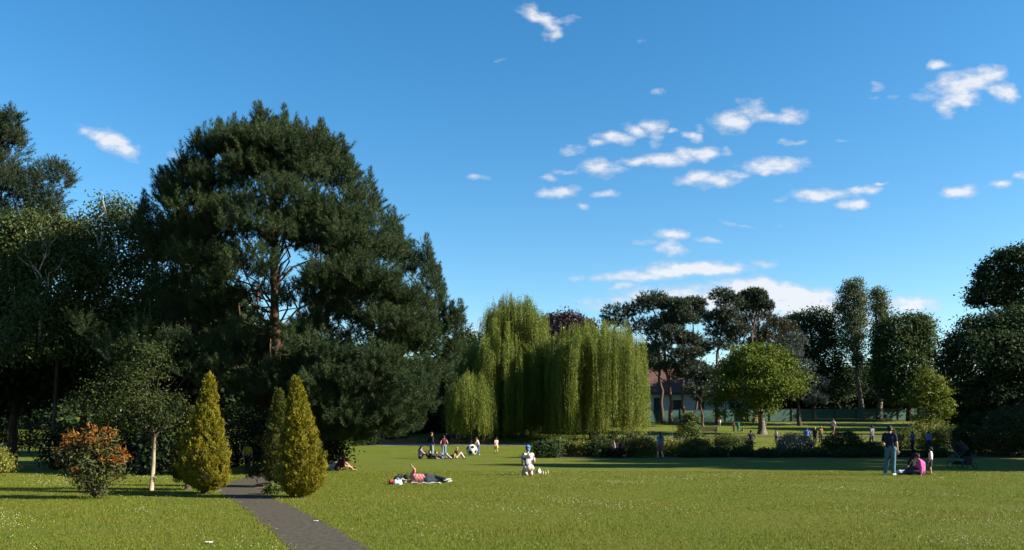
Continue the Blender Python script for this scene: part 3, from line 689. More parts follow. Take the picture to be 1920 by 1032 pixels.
LF_SCOTS=leaf_mat('scots_pine_needles',(.03,.052,.03),(.075,.095,.045),(.045,.07,.04),.12,.5,.25,.3)
LF_BROWN=leaf_mat('brown_green_needles',(.05,.05,.026),(.095,.085,.04),(.06,.06,.03),.12,.5,.25,.25)
LF_CEDAR=leaf_mat('grey_blue_needles',(.07,.095,.08),(.13,.16,.13),(.09,.12,.1),.12,.5,.25,.25)
LF_WILLOW=leaf_mat('willow_leaves',(.092,.140,.014),(.20,.24,.03),(.24,.25,.034),.35,.55,.35,.2)
LF_SMALL=leaf_mat('fine_dark_leaves',(.03,.048,.012),(.066,.082,.018),(.048,.062,.016),.3,.6,.8,.12)
LF_BIRCH=leaf_mat('birch_leaves',(.04,.065,.018),(.085,.11,.028),(.065,.095,.028),.3,.6,.5,.15)
LF_MAPLE=leaf_mat('bright_green_leaves',(.066,.112,.012),(.138,.18,.019),(.16,.182,.019),.28,.7,.5,.1)
LF_MID=leaf_mat('mid_green_leaves',(.045,.08,.022),(.08,.12,.03),(.055,.09,.028),.3,.7,.3,.12)
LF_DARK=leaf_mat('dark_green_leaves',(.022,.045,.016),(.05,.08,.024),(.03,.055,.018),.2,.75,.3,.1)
LF_DEEP=leaf_mat('shade_dark_leaves',(.012,.024,.010),(.028,.045,.016),(.018,.03,.012),.12,.8,.3,.08)  # leaf colour taken near black to carry the deep shade of the wood
LF_POPLAR=leaf_mat('poplar_leaves',(.065,.095,.040),(.13,.16,.062),(.10,.125,.055),.25,.65,.3,.15)
LF_PURPLE=leaf_mat('purple_leaves',(.035,.018,.022),(.065,.032,.036),(.05,.028,.03),.2,.5,.3,.3)
LF_GOLD=leaf_mat('golden_cypress_sprays',(.13,.125,.009),(.315,.26,.013),(.10,.105,.010),.2,.6,2.2,.2)
LF_GOLD_SHADE=leaf_mat('shaded_cypress_sprays',(.045,.06,.010),(.105,.11,.014),(.07,.075,.012),.2,.6,2.2,.15)  # rear cypresses: shadow tone put into a darker, greener colour
LF_RED=leaf_mat('red_young_leaves',(.16,.045,.011),(.28,.105,.02),(.22,.14,.028),.25,.6,1.5,.12)
LF_PHOT=leaf_mat('glossy_dark_leaves',(.035,.05,.014),(.08,.085,.022),(.06,.055,.016),.15,.6,1.5,.12)
LF_SHRUB=leaf_mat('shrub_leaves',(.06,.095,.022),(.13,.16,.035),(.10,.13,.03),.3,.6,.8,.12)
LF_YELLOWG=leaf_mat('yellow_green_leaves',(.13,.15,.016),(.23,.225,.03),(.18,.18,.022),.35,.5,.6,.3)
LF_BRONZE=leaf_mat('bronze_leaves',(.05,.03,.025),(.15,.09,.07),(.08,.05,.04),.15,.3,.8,.6)
LF_GREY=leaf_mat('grey_green_leaves',(.06,.085,.075),(.12,.15,.125),(.08,.11,.095),.2,.5,.8,.3)
LF_PALE=leaf_mat('pale_grass_plumes',(.30,.31,.19),(.48,.46,.30),(.38,.38,.24),.3,.7,.8,.2)
M_POPPY=rough_mat('poppy_petals',(.55,.08,.012),(.75,.14,.02),20,.6,0)
RS=np.random.default_rng

# ------------------------------------------------------------------ the big pine
def big_pine():
    rng=RS(21); D=34.0
    ey=[200,230,260,300,330,360,400,450,500,550,600,650,700,750,800,832]
    eL=[485,425,375,350,305,290,275,285,305,330,345,360,400,440,520,640]
    eR=[525,590,645,660,680,705,735,770,800,822,838,842,832,820,795,720]
    C=[];Rr=[]
    n=0
    while n<330:
        py=rng.uniform(212,825); ins=30 if py<660 else 12; l=np.interp(py,ey,eL)+ins; r=np.interp(py,ey,eR)-ins
        px=rng.uniform(l,r); hw=(r-l)/2; uu=(px-(l+r)/2)/hw
        br=rng.uniform(22,42)
        br=min(br,hw*.55)
        px=np.clip(px,l+br*.75,r-br*.75); py=max(py,250+br*.9)
        dm=math.sqrt(max(0,1-uu*uu))*hw/F*D*.95
        dd=(1 if rng.random()<.35 else -1)*dm*rng.uniform(.45,1.0)
        if abs(px-516)<40 and 470<py<700 and dd<0: continue       # the stem shows here
        if abs(px-532)<30 and 474<py<516: continue                  # sky shows through
        if px<440 and py>700: continue
        d=D+dd; k=d/F
        C.append(P(px,py,d)); Rr.append([br*k*1.15,br*k*1.15,br*k*.66]); n+=1
    for px,py,br in [(330,480,40),(360,540,44),(400,600,46),(430,660,44),(350,600,40),(440,520,40),(600,540,40),(620,600,40),(650,500,40),(680,560,40),(590,460,34),(730,620,40),(640,690,44),(650,790,40),(720,790,36),(590,760,40),(780,740,38),(560,640,34),(700,700,40)]:
        d=D+(-3.2 if py>630 and 500<px<790 else (2.5 if br>=40 else 0)); k=d/F
        C.append(P(px,py,d)); Rr.append([br*k]*3)
    JAG=[(486,200),(533,206),(440,222),(408,236),(562,236),(602,232),(642,262),(372,250),(390,276),(300,322),(318,342),(270,366),(268,402),(282,436),(660,300),(694,325),(704,362),(738,398),(748,432),(775,460),(800,448),(808,482),(822,508),(826,548),(846,574),(862,570),(856,622),(838,668),(290,500),(310,545),(515,228),(575,262),(346,300)]
    for px,py in JAG:
        d=D+rng.uniform(-.8,.8); k=d/F
        for dy,rr_ in ((22,9),(38,15),(60,21)): C.append(P(px+(dy*.10 if px<520 else -dy*.12),py+dy,d)); Rr.append([rr_*k,rr_*k,rr_*k*.8])
    C=np.array(C);Rr=np.array(Rr)
    b=np.array([X(512,D),D,G(0,D)])
    root=empty('pine_tree',b,0,'huge dark green pine with a broad bushy crown and bare middle stem','pine tree')
    v,f=pine_crown(C,Rr,19000,64,.40,.22,.018,rng,-.3,.9,.5,.35)
    # candles standing up at the tips of the upper boughs
    tip=C[C[:,2]>P(0,640,D)[2]]; tr=Rr[C[:,2]>P(0,640,D)[2]]
    m=300; ii=rng.integers(0,len(tip),m); q=sph(rng,m,.25); bp=tip[ii]+q*tr[ii]*.93
    t=rng.random((m,38)); L=rng.uniform(.3,.55,m)
    ax=unit(np.array([0,0,1.])+rng.normal(size=(m,3))*.12+q*.15)
    base=bp[:,None,:]+ax[:,None,:]*(L[:,None]*t)[:,:,None]
    nd=unit(ax[:,None,:]*1.1+unit(rng.normal(size=(m,38,3)))*.75*(1.1-t)[:,:,None])
    v2,f2=needles(base.reshape(-1,3),nd.reshape(-1,3),(.17*(1-.5*t)).ravel(),np.full(m*38,.018),rng)
    # each bough ends in an upright tapering spire
    m=400; ii=rng.integers(0,len(C),m); q=sph(rng,m,.1); bp=C[ii]+q*Rr[ii]*.8; per=170
    t=rng.random((m,per))**1.3; H=rng.uniform(.5,1.0,m); ra=rng.uniform(.16,.32,m)
    ax=unit(np.array([0,0,1.])+rng.normal(size=(m,3))*.08+q*.22); rd=unit(rng.normal(size=(m,per,3))*np.array([1,1,.3]))
    base=bp[:,None,:]+ax[:,None,:]*(H[:,None]*t)[:,:,None]+rd*(ra[:,None]*(1-t)*rng.random((m,per)))[:,:,None]
    nd=unit(ax[:,None,:]*.9+rd*.8)
    v3,f3=needles(base.reshape(-1,3),nd.reshape(-1,3),(.22*(1-.4*t)).ravel(),np.full(m*per,.022),rng)
    # leading shoots of the outline
    for px,py in JAG:
        n4=420; t=rng.random(n4)**1.2; p0=P(px,py+36,D); H4=(36+10)*D/F
        rd=unit(rng.normal(size=(n4,3))*np.array([1,1,.3])); bs=p0+np.array([0,0,1.])*(H4*t)[:,None]+rd*((.06+.2*(1-t))*rng.random(n4))[:,None]
        va4,_=needles(bs,unit(np.array([0,0,1.])+rd*.8),.22*(1-.45*t),np.full(n4,.022),rng); v3=np.concatenate([v3,va4])
    va=np.concatenate([v,v2,v3]).reshape(-1,3,3); mid=va.mean(1)
    # the front boughs leave the stem bare
    u_=mid[:,0]-b[0]; z_=mid[:,2]; zl=P(0,715,D)[2]; zh=P(0,468,D)[2]
    keep=~((np.abs(u_+.04+.05*np.sin(z_*3))<.42+.12*np.sin(z_*2.1))&(z_>zl)&(z_<zh)&(mid[:,1]<D+.2)&(rng.random(len(mid))<.96))
    va=va[keep]
    obj('crown',np_mesh('crown',va.reshape(-1,3)-b,np.arange(len(va)*3).reshape(-1,3),[LF_PINE]),root)
    mb=trunk_mesh(b,P(503,215,D),.27,.04,C,rng,BARK_PINE,44,.26,12,.012,(.2,.97),1.35,-.05)
    for k in range(26):   # short dead snags on the stem
        z=rng.uniform(1.5,7.5); a=rng.uniform(0,6.28); L=rng.uniform(.5,1.6)
        p0=b+np.array([0,0,z]); p1=p0+np.array([math.cos(a)*L,math.sin(a)*L,rng.uniform(-.1,.5)])
        mb.tube(limb_path(p0,p1,rng,4,.04,.05),[.035,.028,.02,.008],5)
    mb.v=[a-b for a in mb.v]
    obj('trunk',mb.mesh('trunk',[BARK_PINE],True),root)
big_pine()

def conifer_px(name,label,px,D,outline,n,rpx,mat,bark,seed,nsh,per=30,NL=.18,NW=.014,SL=.4,trunk=(.2,.05),ttop=None,group=None,flat=1.0,upb=.7,depth=.8,prune=.5):
    rng=RS(seed); oy=[o[0] for o in outline]; ol=[o[1] for o in outline]; orr=[o[2] for o in outline]
    bl=[]
    for k in range(n):
        py=rng.uniform(oy[0],oy[-1]); l=np.interp(py,oy,ol); r=np.interp(py,oy,orr); px_=rng.uniform(l,r); hw=(r-l)/2
        br=min(rng.uniform(*rpx),hw*.6+3); uu=(px_-(l+r)/2)/max(hw,1)
        px_=np.clip(px_,l+br*.7,r-br*.7) if hw>br else (l+r)/2
        dd=rng.choice([-1,1])*math.sqrt(max(0,1-uu*uu))*hw/F*D*depth*rng.uniform(.3,1)
        bl.append((px_,py,br,br*.85,dd))
    return make_tree(name,label,'pine tree' if 'pine' in name else 'tree',px,D,'pine',bl,mat,bark,rng,nsh=nsh,per=per,SL=SL,NL=NL,NW=NW,trunk=trunk,top=ttop,nl=30,group=group,flat=flat,upb=upb,lr=.3,prune=prune,frac=(.2,.96))
# dark conifer cut by the left edge of the view
conifer_px('pine_tree','dark blue green conifer with layered boughs cut off by the left edge',-40,40,[(225,-10,30),(270,-40,30),(310,-70,75),(335,-80,122),(400,-90,110),(470,-100,95),(560,-100,60),(650,-90,60)],95,(18,34),LF_PINE_B,BARK_DARK,31,6500,34,.22,.022,.45,(.28,.05),(-5,225))
# low boughs of a younger pine in front of the wood
make_tree('young_pine','low young pine with upright pale shoots in the dark wood at left','pine tree',260,31,'pine',
 [(150,606,14,13,0),(166,628,12,11,0),(205,648,20,17,0),(218,676,18,14,0),(262,622,15,15,0),(255,655,20,16,0),(330,640,24,15,0),(372,660,26,14,0),(412,690,24,14,0),(300,668,22,15,0),(345,702,30,15,0),(280,700,24,15,.3),(240,700,26,14,.5),(390,725,26,14,.3)],
 LF_PINE,BARK_DARK,RS(32),nsh=620,per=60,SL=.4,NL=.17,NW=.014,trunk=(.12,.03),top=(270,625),nl=14,upb=1.0,zmin=-.3)
# ------------------------------------------------------------------ birches with white stems
def birch(label,px,D,stems,blobs,seed,ncl=1250):
    rng=RS(seed); C,Rr=blob_px(blobs,D); b=np.array([X(px,D),D,G(0,D)])
    root=empty('birch_tree',b,0,label,'birch tree','white stemmed birches behind the wood')
    v,f=broad_crown(C,Rr,ncl,28,.32,.14,.09,rng,-.8,.5,.8,.4)
    obj('crown',np_mesh('crown',v-b,f,[LF_BIRCH]),root)
    mb=MB()
    for (x0,y0,x1,y1,r) in stems:
        a=P(x0,y0,D); q=P(x1,y1,D); a[1]+=rng.uniform(-1.5,.2); q[1]+=rng.uniform(-2.2,.2)
        pth=limb_path(a,q,rng,9,-.03,.03); mb.tube(pth-b,list(np.linspace(r,r*.25,9)),7)
        for k in range(7):
            i=rng.integers(2,8); t=pth[i]+np.array([rng.uniform(-1,1)*1.1,rng.uniform(-1,.6),rng.uniform(.5,1.7)])
            mb.tube(limb_path(pth[i],t,rng,5,-.05,.05)-b,list(np.linspace(r*.4,r*.12,5)),5)
    obj('limbs',mb.mesh('limbs',[BARK_BIRCH],True),root)
    mb=MB(); mb.tube(np.array([[b[0],b[1],b[2]-.1],P(stems[0][0],stems[0][1],D)])-b,[stems[0][4]*1.5,stems[0][4]],8)
    obj('trunk',mb.mesh('trunk',[BARK_DARK],True),root)
birch('birch with many white forking stems just left of the huge pine',255,38.5,[(255,640,262,420,.075),(255,640,205,440,.07),(258,630,300,470,.06),(255,620,232,410,.06),(250,600,318,500,.055),(270,640,285,520,.06),(285,640,318,560,.06),(235,640,190,520,.06)],
 [(215,405,42,34,0),(250,430,46,40,-1),(185,450,42,40,0),(285,470,38,40,0),(225,500,60,50,-1.5),(280,550,50,50,-1),(180,540,50,50,-1),(235,590,70,50,-1),(320,470,30,40,.5),(330,560,40,50,.5),(160,480,40,40,.5),(230,650,90,50,-.5)],41)
birch('birch with slanting white stems and paler leaves nearer the left edge',95,37.5,[(110,640,118,455,.06),(110,630,80,470,.055),(112,620,150,480,.05)],
 [(125,430,40,26,0),(60,430,46,34,0),(95,470,55,40,-1),(145,510,40,45,-1),(40,520,55,50,0),(100,570,70,50,-1),(20,450,40,40,0),(60,640,90,50,-.5)],42)
# ------------------------------------------------------------------ the dark wood on the left
WOOD=[(20,42,[(20,610,95,60,0),(-10,690,100,110,0),(60,660,80,100,-2)]),(150,43,[(150,630,80,60,0),(130,700,90,100,0),(190,690,70,90,-2)]),
(300,44,[(300,630,75,60,0),(310,700,85,110,0)]),(420,43,[(410,600,60,60,0),(430,700,75,110,0)]),(-60,44,[(-60,620,90,90,0),(-40,740,80,80,0)]),
(560,56,[(560,690,70,70,0),(580,760,70,60,0)]),(690,78,[(680,720,70,60,0),(700,780,70,40,0)]),(360,58,[(360,640,90,60,0),(360,740,90,80,0)])]
wl=['dark tree of the left wood nearest the left edge of the view','dark tree of the wood behind the leaning small tree with the pale stem','dark tree of the wood right behind the pale stem','dark tree of the wood between the golden cypress pair and behind','dark tree at the extreme left edge behind the bright hedge tip','dark tree in the shade behind the stem of the huge pine','dark tree behind the drooping right side of the huge pine','dark tree deepest in the wood above the path gap']
for k,(px,D,bl) in enumerate(WOOD):
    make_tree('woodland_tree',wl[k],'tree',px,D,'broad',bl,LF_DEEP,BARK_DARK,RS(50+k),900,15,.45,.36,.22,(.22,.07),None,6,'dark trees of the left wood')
# low shrubs in the wood
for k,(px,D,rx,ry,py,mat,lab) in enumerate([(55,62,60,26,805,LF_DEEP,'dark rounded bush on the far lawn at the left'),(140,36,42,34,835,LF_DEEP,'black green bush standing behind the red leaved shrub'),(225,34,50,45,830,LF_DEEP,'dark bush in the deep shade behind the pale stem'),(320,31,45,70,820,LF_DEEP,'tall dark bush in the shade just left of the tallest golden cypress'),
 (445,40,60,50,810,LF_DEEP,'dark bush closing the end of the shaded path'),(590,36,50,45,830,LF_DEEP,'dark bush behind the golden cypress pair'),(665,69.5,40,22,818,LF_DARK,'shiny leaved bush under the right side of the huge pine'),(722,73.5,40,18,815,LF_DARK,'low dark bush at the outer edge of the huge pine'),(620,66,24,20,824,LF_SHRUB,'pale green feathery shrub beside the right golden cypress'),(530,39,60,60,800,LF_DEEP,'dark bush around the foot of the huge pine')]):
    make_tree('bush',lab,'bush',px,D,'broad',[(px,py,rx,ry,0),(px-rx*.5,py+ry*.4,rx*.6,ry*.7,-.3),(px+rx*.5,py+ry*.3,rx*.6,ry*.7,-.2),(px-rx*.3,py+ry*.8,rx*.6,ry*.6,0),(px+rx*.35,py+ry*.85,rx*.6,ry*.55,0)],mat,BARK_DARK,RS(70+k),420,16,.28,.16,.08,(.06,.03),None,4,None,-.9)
# bright clipped hedge tip at the left margin
make_tree('bush','sunlit yellow green bush tip at the left edge of the view','bush',-18,27,'broad',[(-18,865,34,26,0),(-5,872,24,18,-.2)],LF_YELLOWG,BARK_DARK,RS(84),260,16,.1,.07,.04,(.04,.02),None,3,None,-.9)

# ------------------------------------------------------------------ small tree with the pale stem
def small_tree():
    rng=RS(91); D=22.0; b=np.array([X(284,D),D,G(0,D)])
    bl=[(225,720,60,32,0),(170,755,48,24,0),(270,690,44,34,0),(250,760,60,30,-.4),(310,750,40,30,0),(200,780,60,22,-.3),(285,660,28,24,0),(140,765,28,14,0),(330,790,34,22,.3),(290,790,40,20,-.3),(245,800,40,14,0)]
    C,Rr=blob_px(bl,D)
    root=empty('small_tree',b,0,'small spreading tree with a pale straight stem and fine dark leaves','tree')
    v,f=broad_crown(C,Rr,430,22,.15,.065,.042,rng,-.8,.3,.75,.6)
    obj('crown',np_mesh('crown',v-b,f,[LF_SMALL]),root)
    mb=MB(); t=P(289,818,D)
    mb.tube(np.array([b-[0,0,.05],b*.5+t*.5+[.015,0,0],t])-b,[.062,.05,.045],10)
    obj('trunk',mb.mesh('trunk',[BARK_PALE],True),root)
    br=MB()
    for q in C: br.tube(limb_path(t-[0,0,.05],q,rng,7,-.1,.05)-b,list(np.linspace(.03,.007,7)),6)
    obj('branches',br.mesh('branches',[BARK_DARK],True),root)
small_tree()

# ------------------------------------------------------------------ red-tipped shrub
def red_shrub():
    rng=RS(95); D=19.4; b=np.array([X(180,D),D,G(0,D)])
    root=empty('red_leaved_shrub',b,0,'shrub with coppery red upper leaves and dark green lower leaves','shrub')
    lo=[(180,900,40,24,.1),(185,880,48,38,0),(150,860,40,34,0),(190,850,42,40,.1),(215,893,20,18,0),(175,918,24,16,-.2)]
    hi=[(140,815,20,16,0),(165,828,28,20,-.1),(195,822,24,18,0),(205,852,28,24,-.1),(222,858,16,18,0),(112,868,14,10,0),(130,840,22,18,0),(140,885,14,10,-.3),(180,812,18,12,0)]
    C,Rr=blob_px(lo,D); v,f=broad_crown(C,Rr,150,17,.11,.10,.042,rng,-.9,.1,.6,.3)
    obj('lower_foliage',np_mesh('lower_foliage',v-b,f,[LF_PHOT]),root)
    C2,R2=blob_px(hi,D); v,f=broad_crown(C2,R2,62,15,.07,.115,.042,rng,-.8,-.5,.7,.2)
    obj('red_foliage',np_mesh('red_foliage',v-b,f,[LF_RED]),root)
    mb=MB()
    for q in list(C)+list(C2): mb.tube(limb_path(b,q,rng,6,-.05,.05)-b,list(np.linspace(.022,.006,6)),5)
    obj('stem',mb.mesh('stem',[BARK_DARK],True),root)
red_shrub()

# ------------------------------------------------------------------ golden cypresses
def cypress(label,px,D,prof,seed,n,mat=None,lean=0,depth=1.0):
    """prof: (height fraction, left px, right px) outline from base to tip"""
    rng=RS(seed); b=np.array([X(px,D),D,G(0,D)])
    py=np.array([p[0]+(6 if i==0 else 0) for i,p in enumerate(prof)],float); l=np.array([p[1] for p in prof],float); r=np.array([p[2] for p in prof],float)
    root=empty('golden_cypress',b,0,label,'cypress','golden cypresses beside the path')
    k=D/F; nf=n//6; per=26           # fans of sprays set in fronds
    q=py.min()+(py.max()-py.min())*(rng.random(nf)**.72)
    li=np.interp(q,py,l); ri=np.interp(q,py,r); cx=(li+ri)/2; hw=np.maximum((ri-li)/2-.095*F/D,1.2)
    a=rng.random(nf)*2*np.pi
    lump=1+.07*np.sin(a*5+q*.11)+.06*np.sin(a*9-q*.23+1)+.06*np.sin(a*3+q*.31)
    rr=(1-.34*rng.random(nf)**1.6)*lump*rng.uniform(.93,1.02,nf)
    out=np.stack([np.cos(a),np.sin(a),np.zeros(nf)],1)
    c0=np.stack([(cx-CX)*k+np.cos(a)*hw*k*rr, D+np.sin(a)*hw*k*rr*depth, CAMZ+(HY-q)*k],1)
    c0[:,2]=np.maximum(c0[:,2],b[2]+.03)
    fx=unit(out*.42+np.array([0,0,1.0])+rng.normal(size=(nf,3))*.25); fl=rng.uniform(.07,.135,nf)
    fsd=unit(np.cross(fx,out+rng.normal(size=(nf,3))*.9))
    t=rng.random((nf,per)); w=rng.uniform(-1,1,(nf,per))*(.25+.75*np.sin(np.pi*np.minimum(t+.15,1)))
    c=(c0[:,None,:]+fx[:,None,:]*(t*fl[:,None])[:,:,None]+fsd[:,None,:]*(w*fl[:,None]*.42)[:,:,None]+rng.normal(size=(nf,per,3))*.008).reshape(-1,3)
    ax=unit(fx[:,None,:]+fsd[:,None,:]*(w*.9)[:,:,None]+rng.normal(size=(nf,per,3))*.22).reshape(-1,3)
    nr=unit(np.repeat(np.cross(fsd,fx),per,0)+rng.normal(size=(nf*per,3))*.45)
    m=nf*per; v,f=leaf_cards(c,ax,nr,rng.uniform(.03,.062,m),rng.uniform(.012,.022,m)); vs=[v]; fs=[f]
    obj('crown',np_mesh('crown',np.concatenate(vs)-b,np.concatenate(fs),[mat or LF_GOLD]),root)
    mb=MB(); top=np.array([((l[0]+r[0])/2-CX)*k,D,CAMZ+(HY-py.min())*k])
    mb.tube(np.array([b-[0,0,.05],b*.5+top*.5,b*.12+top*.88])-b,[.09,.06,.02],8)
    for j in range(70):
        t=rng.uniform(.05,.85); a=rng.uniform(0,6.28); p0=b*(1-t)+top*t; wv=.55*(1-t)
        mb.tube(np.array([p0,p0+np.array([math.cos(a)*wv*.5,math.sin(a)*wv*.5,wv*.5]),p0+np.array([math.cos(a)*wv*.9,math.sin(a)*wv*.9,wv*1.1])])-b,[.016,.011,.004],5)
    obj('stem',mb.mesh('stem',[BARK_DARK],True),root)
cypress('tall bright golden cypress with a double tip on the left of the path',382,20.9,[(699,387,397),(715,381,405),(745,372,409),(772,365,412),(800,352,421),(835,340,427),(862,334,433),(890,334,435),(910,345,430),(922,372,408)],101,17000)
cypress('golden green cone shaped cypress on the right of the path',567,19.6,[(707,548,561),(722,542,568),(750,537,576),(785,533,588),(820,526,600),(850,519,609),(880,515,616),(905,518,613),(922,528,600),(933,545,580)],102,17000)
cypress('slimmer golden cypress half hidden behind the right one',520,23.6,[(727,516,530),(760,506,540),(800,498,548),(850,490,560),(890,488,565),(905,495,560)],103,9000,LF_GOLD_SHADE)
cypress('dark sided golden cypress half hidden behind the left one',352,22.3,[(762,352,364),(790,342,372),(830,328,385),(880,318,390),(906,325,385)],104,8000,LF_GOLD_SHADE)
# small plants at the foot of the cypresses
for k,(px,D,py,rx,ry,mat,lab) in enumerate([(512,20.7,918,14,8,LF_SHRUB,'tuft of low green leaves beside the path at the foot of the cypress'),(482,24.0,885,18,16,LF_PHOT,'low dim shrub on the soil mound by the path')]):
    make_tree('low_plant',lab,'plant',px,D,'broad',[(px,py,rx,ry,0)],mat,BARK_DARK,RS(110+k),60,14,.05,.09,.03,(.012,.006),None,3,None,-.6)
# bare soil mound by the path
mb_=MB(); rng=RS(115); vs=[];fs=[]
c=gpt(495,914)
for i in range(13):
    for j in range(24):
        a=j/24*6.2832; r=i/12
        vs.append([c[0]+.05+math.cos(a)*r*.62,c[1]+.5+math.sin(a)*r*.9,G(0,c[1])-.012+.11*(1-r*r)**1.0+rng.normal()*.008*(1-r)])
for i in range(12):
    for j in range(24): fs.append((i*24+j,(i+1)*24+j,(i+1)*24+(j+1)%24,i*24+(j+1)%24))
tag(obj('soil',np_mesh('soil',vs,np.array(fs),[rough_mat('bare_soil',(.10,.055,.035),(.21,.12,.075),22,.95,.8)],smooth=True)),kind='structure')

# ------------------------------------------------------------------ weeping willows
def willow(label,px,D,blobs,seed,nb,ns,bottom,trunk,leafL=.15,leafW=.034,step=.085,drop=(.75,1.0)):
    rng=RS(seed); C,Rr=blob_px(blobs,D); b=np.array([X(px,D),D,G(0,D)])
    root=empty('weeping_willow',b,0,label,'willow tree','weeping willows by the path')
    p,dr=shell_points(C,Rr,nb,rng,-.15,.5,.7)
    zb=P(0,bottom,D)[2]
    cs=[];ax=[]
    for q,o in zip(p,dr):
        top=q[2]; bz=zb+rng.exponential(.8)+(0 if rng.random()<.7 else rng.uniform(.5,3))
        bz=max(bz,top-(top-zb)*rng.uniform(.55,1.05)) if rng.random()<.35 else bz
        bz=max(bz,zb-.4)
        sp=rng.uniform(.06,.18)
        for s in range(ns):
            a=q+rng.normal(size=3)*np.array([sp,sp,.3]); L=a[2]-bz+rng.normal()*.45
            if L<.5: L=.5
            nseg=int(L/step); t=(np.arange(nseg)+rng.random())/max(nseg,1)
            out=np.array([o[0],o[1],0])*rng.uniform(.1,.6)
            sway=rng.normal(size=2)*.10; ph=rng.uniform(0,6)
            x=a[0]+out[0]*(1-np.exp(-t*4))+sway[0]*np.sin(t*3+ph)+rng.normal()*.02
            y=a[1]+out[1]*(1-np.exp(-t*4))+sway[1]*np.sin(t*3.3+ph)
            z=a[2]+.30*np.sin(np.minimum(t*6,np.pi))*.6-L*t
            cs.append(np.stack([x,y,z],1))
            dv=unit(np.array([0,0,-1.])+rng.normal(size=(nseg,3))*.42); ax.append(dv)
    c=np.concatenate(cs); a=np.concatenate(ax); n=len(c)
    nr=unit(rng.normal(size=(n,3))+np.array([0,-.1,.4]))
    v,f=leaf_cards(c,a,nr,leafL*rng.uniform(.7,1.4,n),leafW*rng.uniform(.7,1.3,n))
    # wispy young shoots rising over the top
    obj('crown',np_mesh('crown',v-b,f,[LF_WILLOW]),root)
    top=np.array([C[:,0].mean(),D,C[:,2].max()-.5])
    mb=trunk_mesh(b,top,trunk,trunk*.2,C,rng,BARK_DARK,min(16,len(C)*2),.4,10,.03,(.18,.9),1.4,-.12)
    mb.v=[q-b for q in mb.v]; obj('trunk',mb.mesh('trunk',[BARK_DARK],True),root)
    return root
willow('tallest weeping willow with a domed top, left of the pair behind the football',945,77,
 [(965,592,52,40,0),(940,605,40,34,-1.5),(995,610,34,40,-1),(915,668,40,34,-1),(885,680,28,34,0),(1000,665,36,44,-1.5),(950,660,60,50,-3),(930,690,60,50,2),(985,700,50,50,2),(985,566,16,14,0),(890,720,34,40,-1)],201,275,25,818,.42)
willow('broad flat topped weeping willow right of the tall one',1115,73,
 [(1042,655,26,34,.5),(1075,645,42,36,0),(1110,632,40,34,-1),(1150,632,40,34,-1),(1180,660,28,40,0),(1090,660,50,40,-3),(1150,660,46,44,-3),(1188,700,22,50,-1),(1120,660,60,46,2.5),(1055,690,26,50,-1),(1195,740,14,40,0)],202,290,24,808,.4)
willow('small young weeping willow in front, left of the tall one',882,70,
 [(885,725,28,26,0),(862,735,22,26,0),(905,740,20,28,0),(885,745,34,30,-1),(915,765,10,24,0),(848,770,8,24,0)],203,125,18,808,.16,.13,.03,.085)
# ------------------------------------------------------------------ trees of the middle and far distance
def pads(spec,D,ry=.5):
    return [(x,y,r,r*ry,dd) for (x,y,r,dd) in spec]
def scots(label,px,D,base_py,top,spec,seed,tr=.24,mat=None,nsh=1700,lean=None,per=22,bark=None,cat='pine tree',ry=.55):
    rng=RS(seed); bl=pads(spec,D,ry); C,Rr=blob_px(bl,D)
    b=np.array([X(px,D),D,G(0,D)])
    root=empty('scots_pine',b,0,label,cat,'tall pines in front of the white house')
    v,f=pine_crown(C,Rr,nsh,per,.42,.36,.06,rng,-.75,.45,.75,.25)
    obj('crown',np_mesh('crown',v-b,f,[mat or LF_SCOTS]),root)
    mb=trunk_mesh(b,P(top[0],top[1],D),tr,tr*.3,C,rng,BARK_SCOTS,14,.4,9,.03,(.45,.97),1.25,.02)
    mb.v=[q-b for q in mb.v]; obj('trunk',mb.mesh('trunk',[bark or BARK_SCOTS],True),root)
scots('forked pine leaning left with a wide flat crown beside the willow',1243,104,0,(1222,575),[(1160,590,32,0),(1195,580,26,0),(1222,565,30,0),(1250,572,26,0),(1205,615,30,1),(1235,630,26,-1),(1215,660,26,2),(1150,608,20,1),(1262,600,22,0)],301)
scots('straight pine with a rounded dark crown in the middle of the pine group',1258,100,0,(1240,570),[(1232,568,26,0),(1262,575,26,0),(1275,598,26,0),(1250,605,30,1),(1238,652,22,0),(1270,640,20,1),(1212,690,20,0),(1255,690,22,0),(1280,705,20,0)],302)
scots('slender pine with crooked limbs whose foot shows before the white wall',1288,99,0,(1272,580),[(1272,576,24,0),(1288,600,22,0),(1262,625,22,-1),(1292,640,24,1),(1278,668,24,0),(1300,665,18,0),(1290,690,22,0)],303,.2)
scots('thin bare pine with a small top tuft against the sky',1303,108,0,(1300,575),[(1300,572,22,0),(1308,592,18,0),(1288,585,14,1),(1312,655,18,0),(1302,690,20,0)],304,.16)
scots('tall pine with stacked flat boughs left of the bright green round tree',1345,103,0,(1358,555),[(1352,555,22,0),(1368,568,24,0),(1340,600,28,0),(1368,600,26,0),(1352,625,30,1),(1385,620,20,0),(1375,560,14,0),(1345,650,24,0),(1360,588,22,-1)],305,.22)
scots('brownish broad pine with a domed top right of the stacked one',1415,106,0,(1415,560),[(1412,558,24,0),(1400,575,22,0),(1430,575,18,0)],306,.3)
scots('low dark pine with hanging boughs before the house corner',1318,96,0,(1312,690),[(1310,702,26,0),(1330,715,24,0),(1305,730,22,-1),(1340,700,16,0),(1322,745,20,0)],307,.14,None,650)
rng=RS(311)
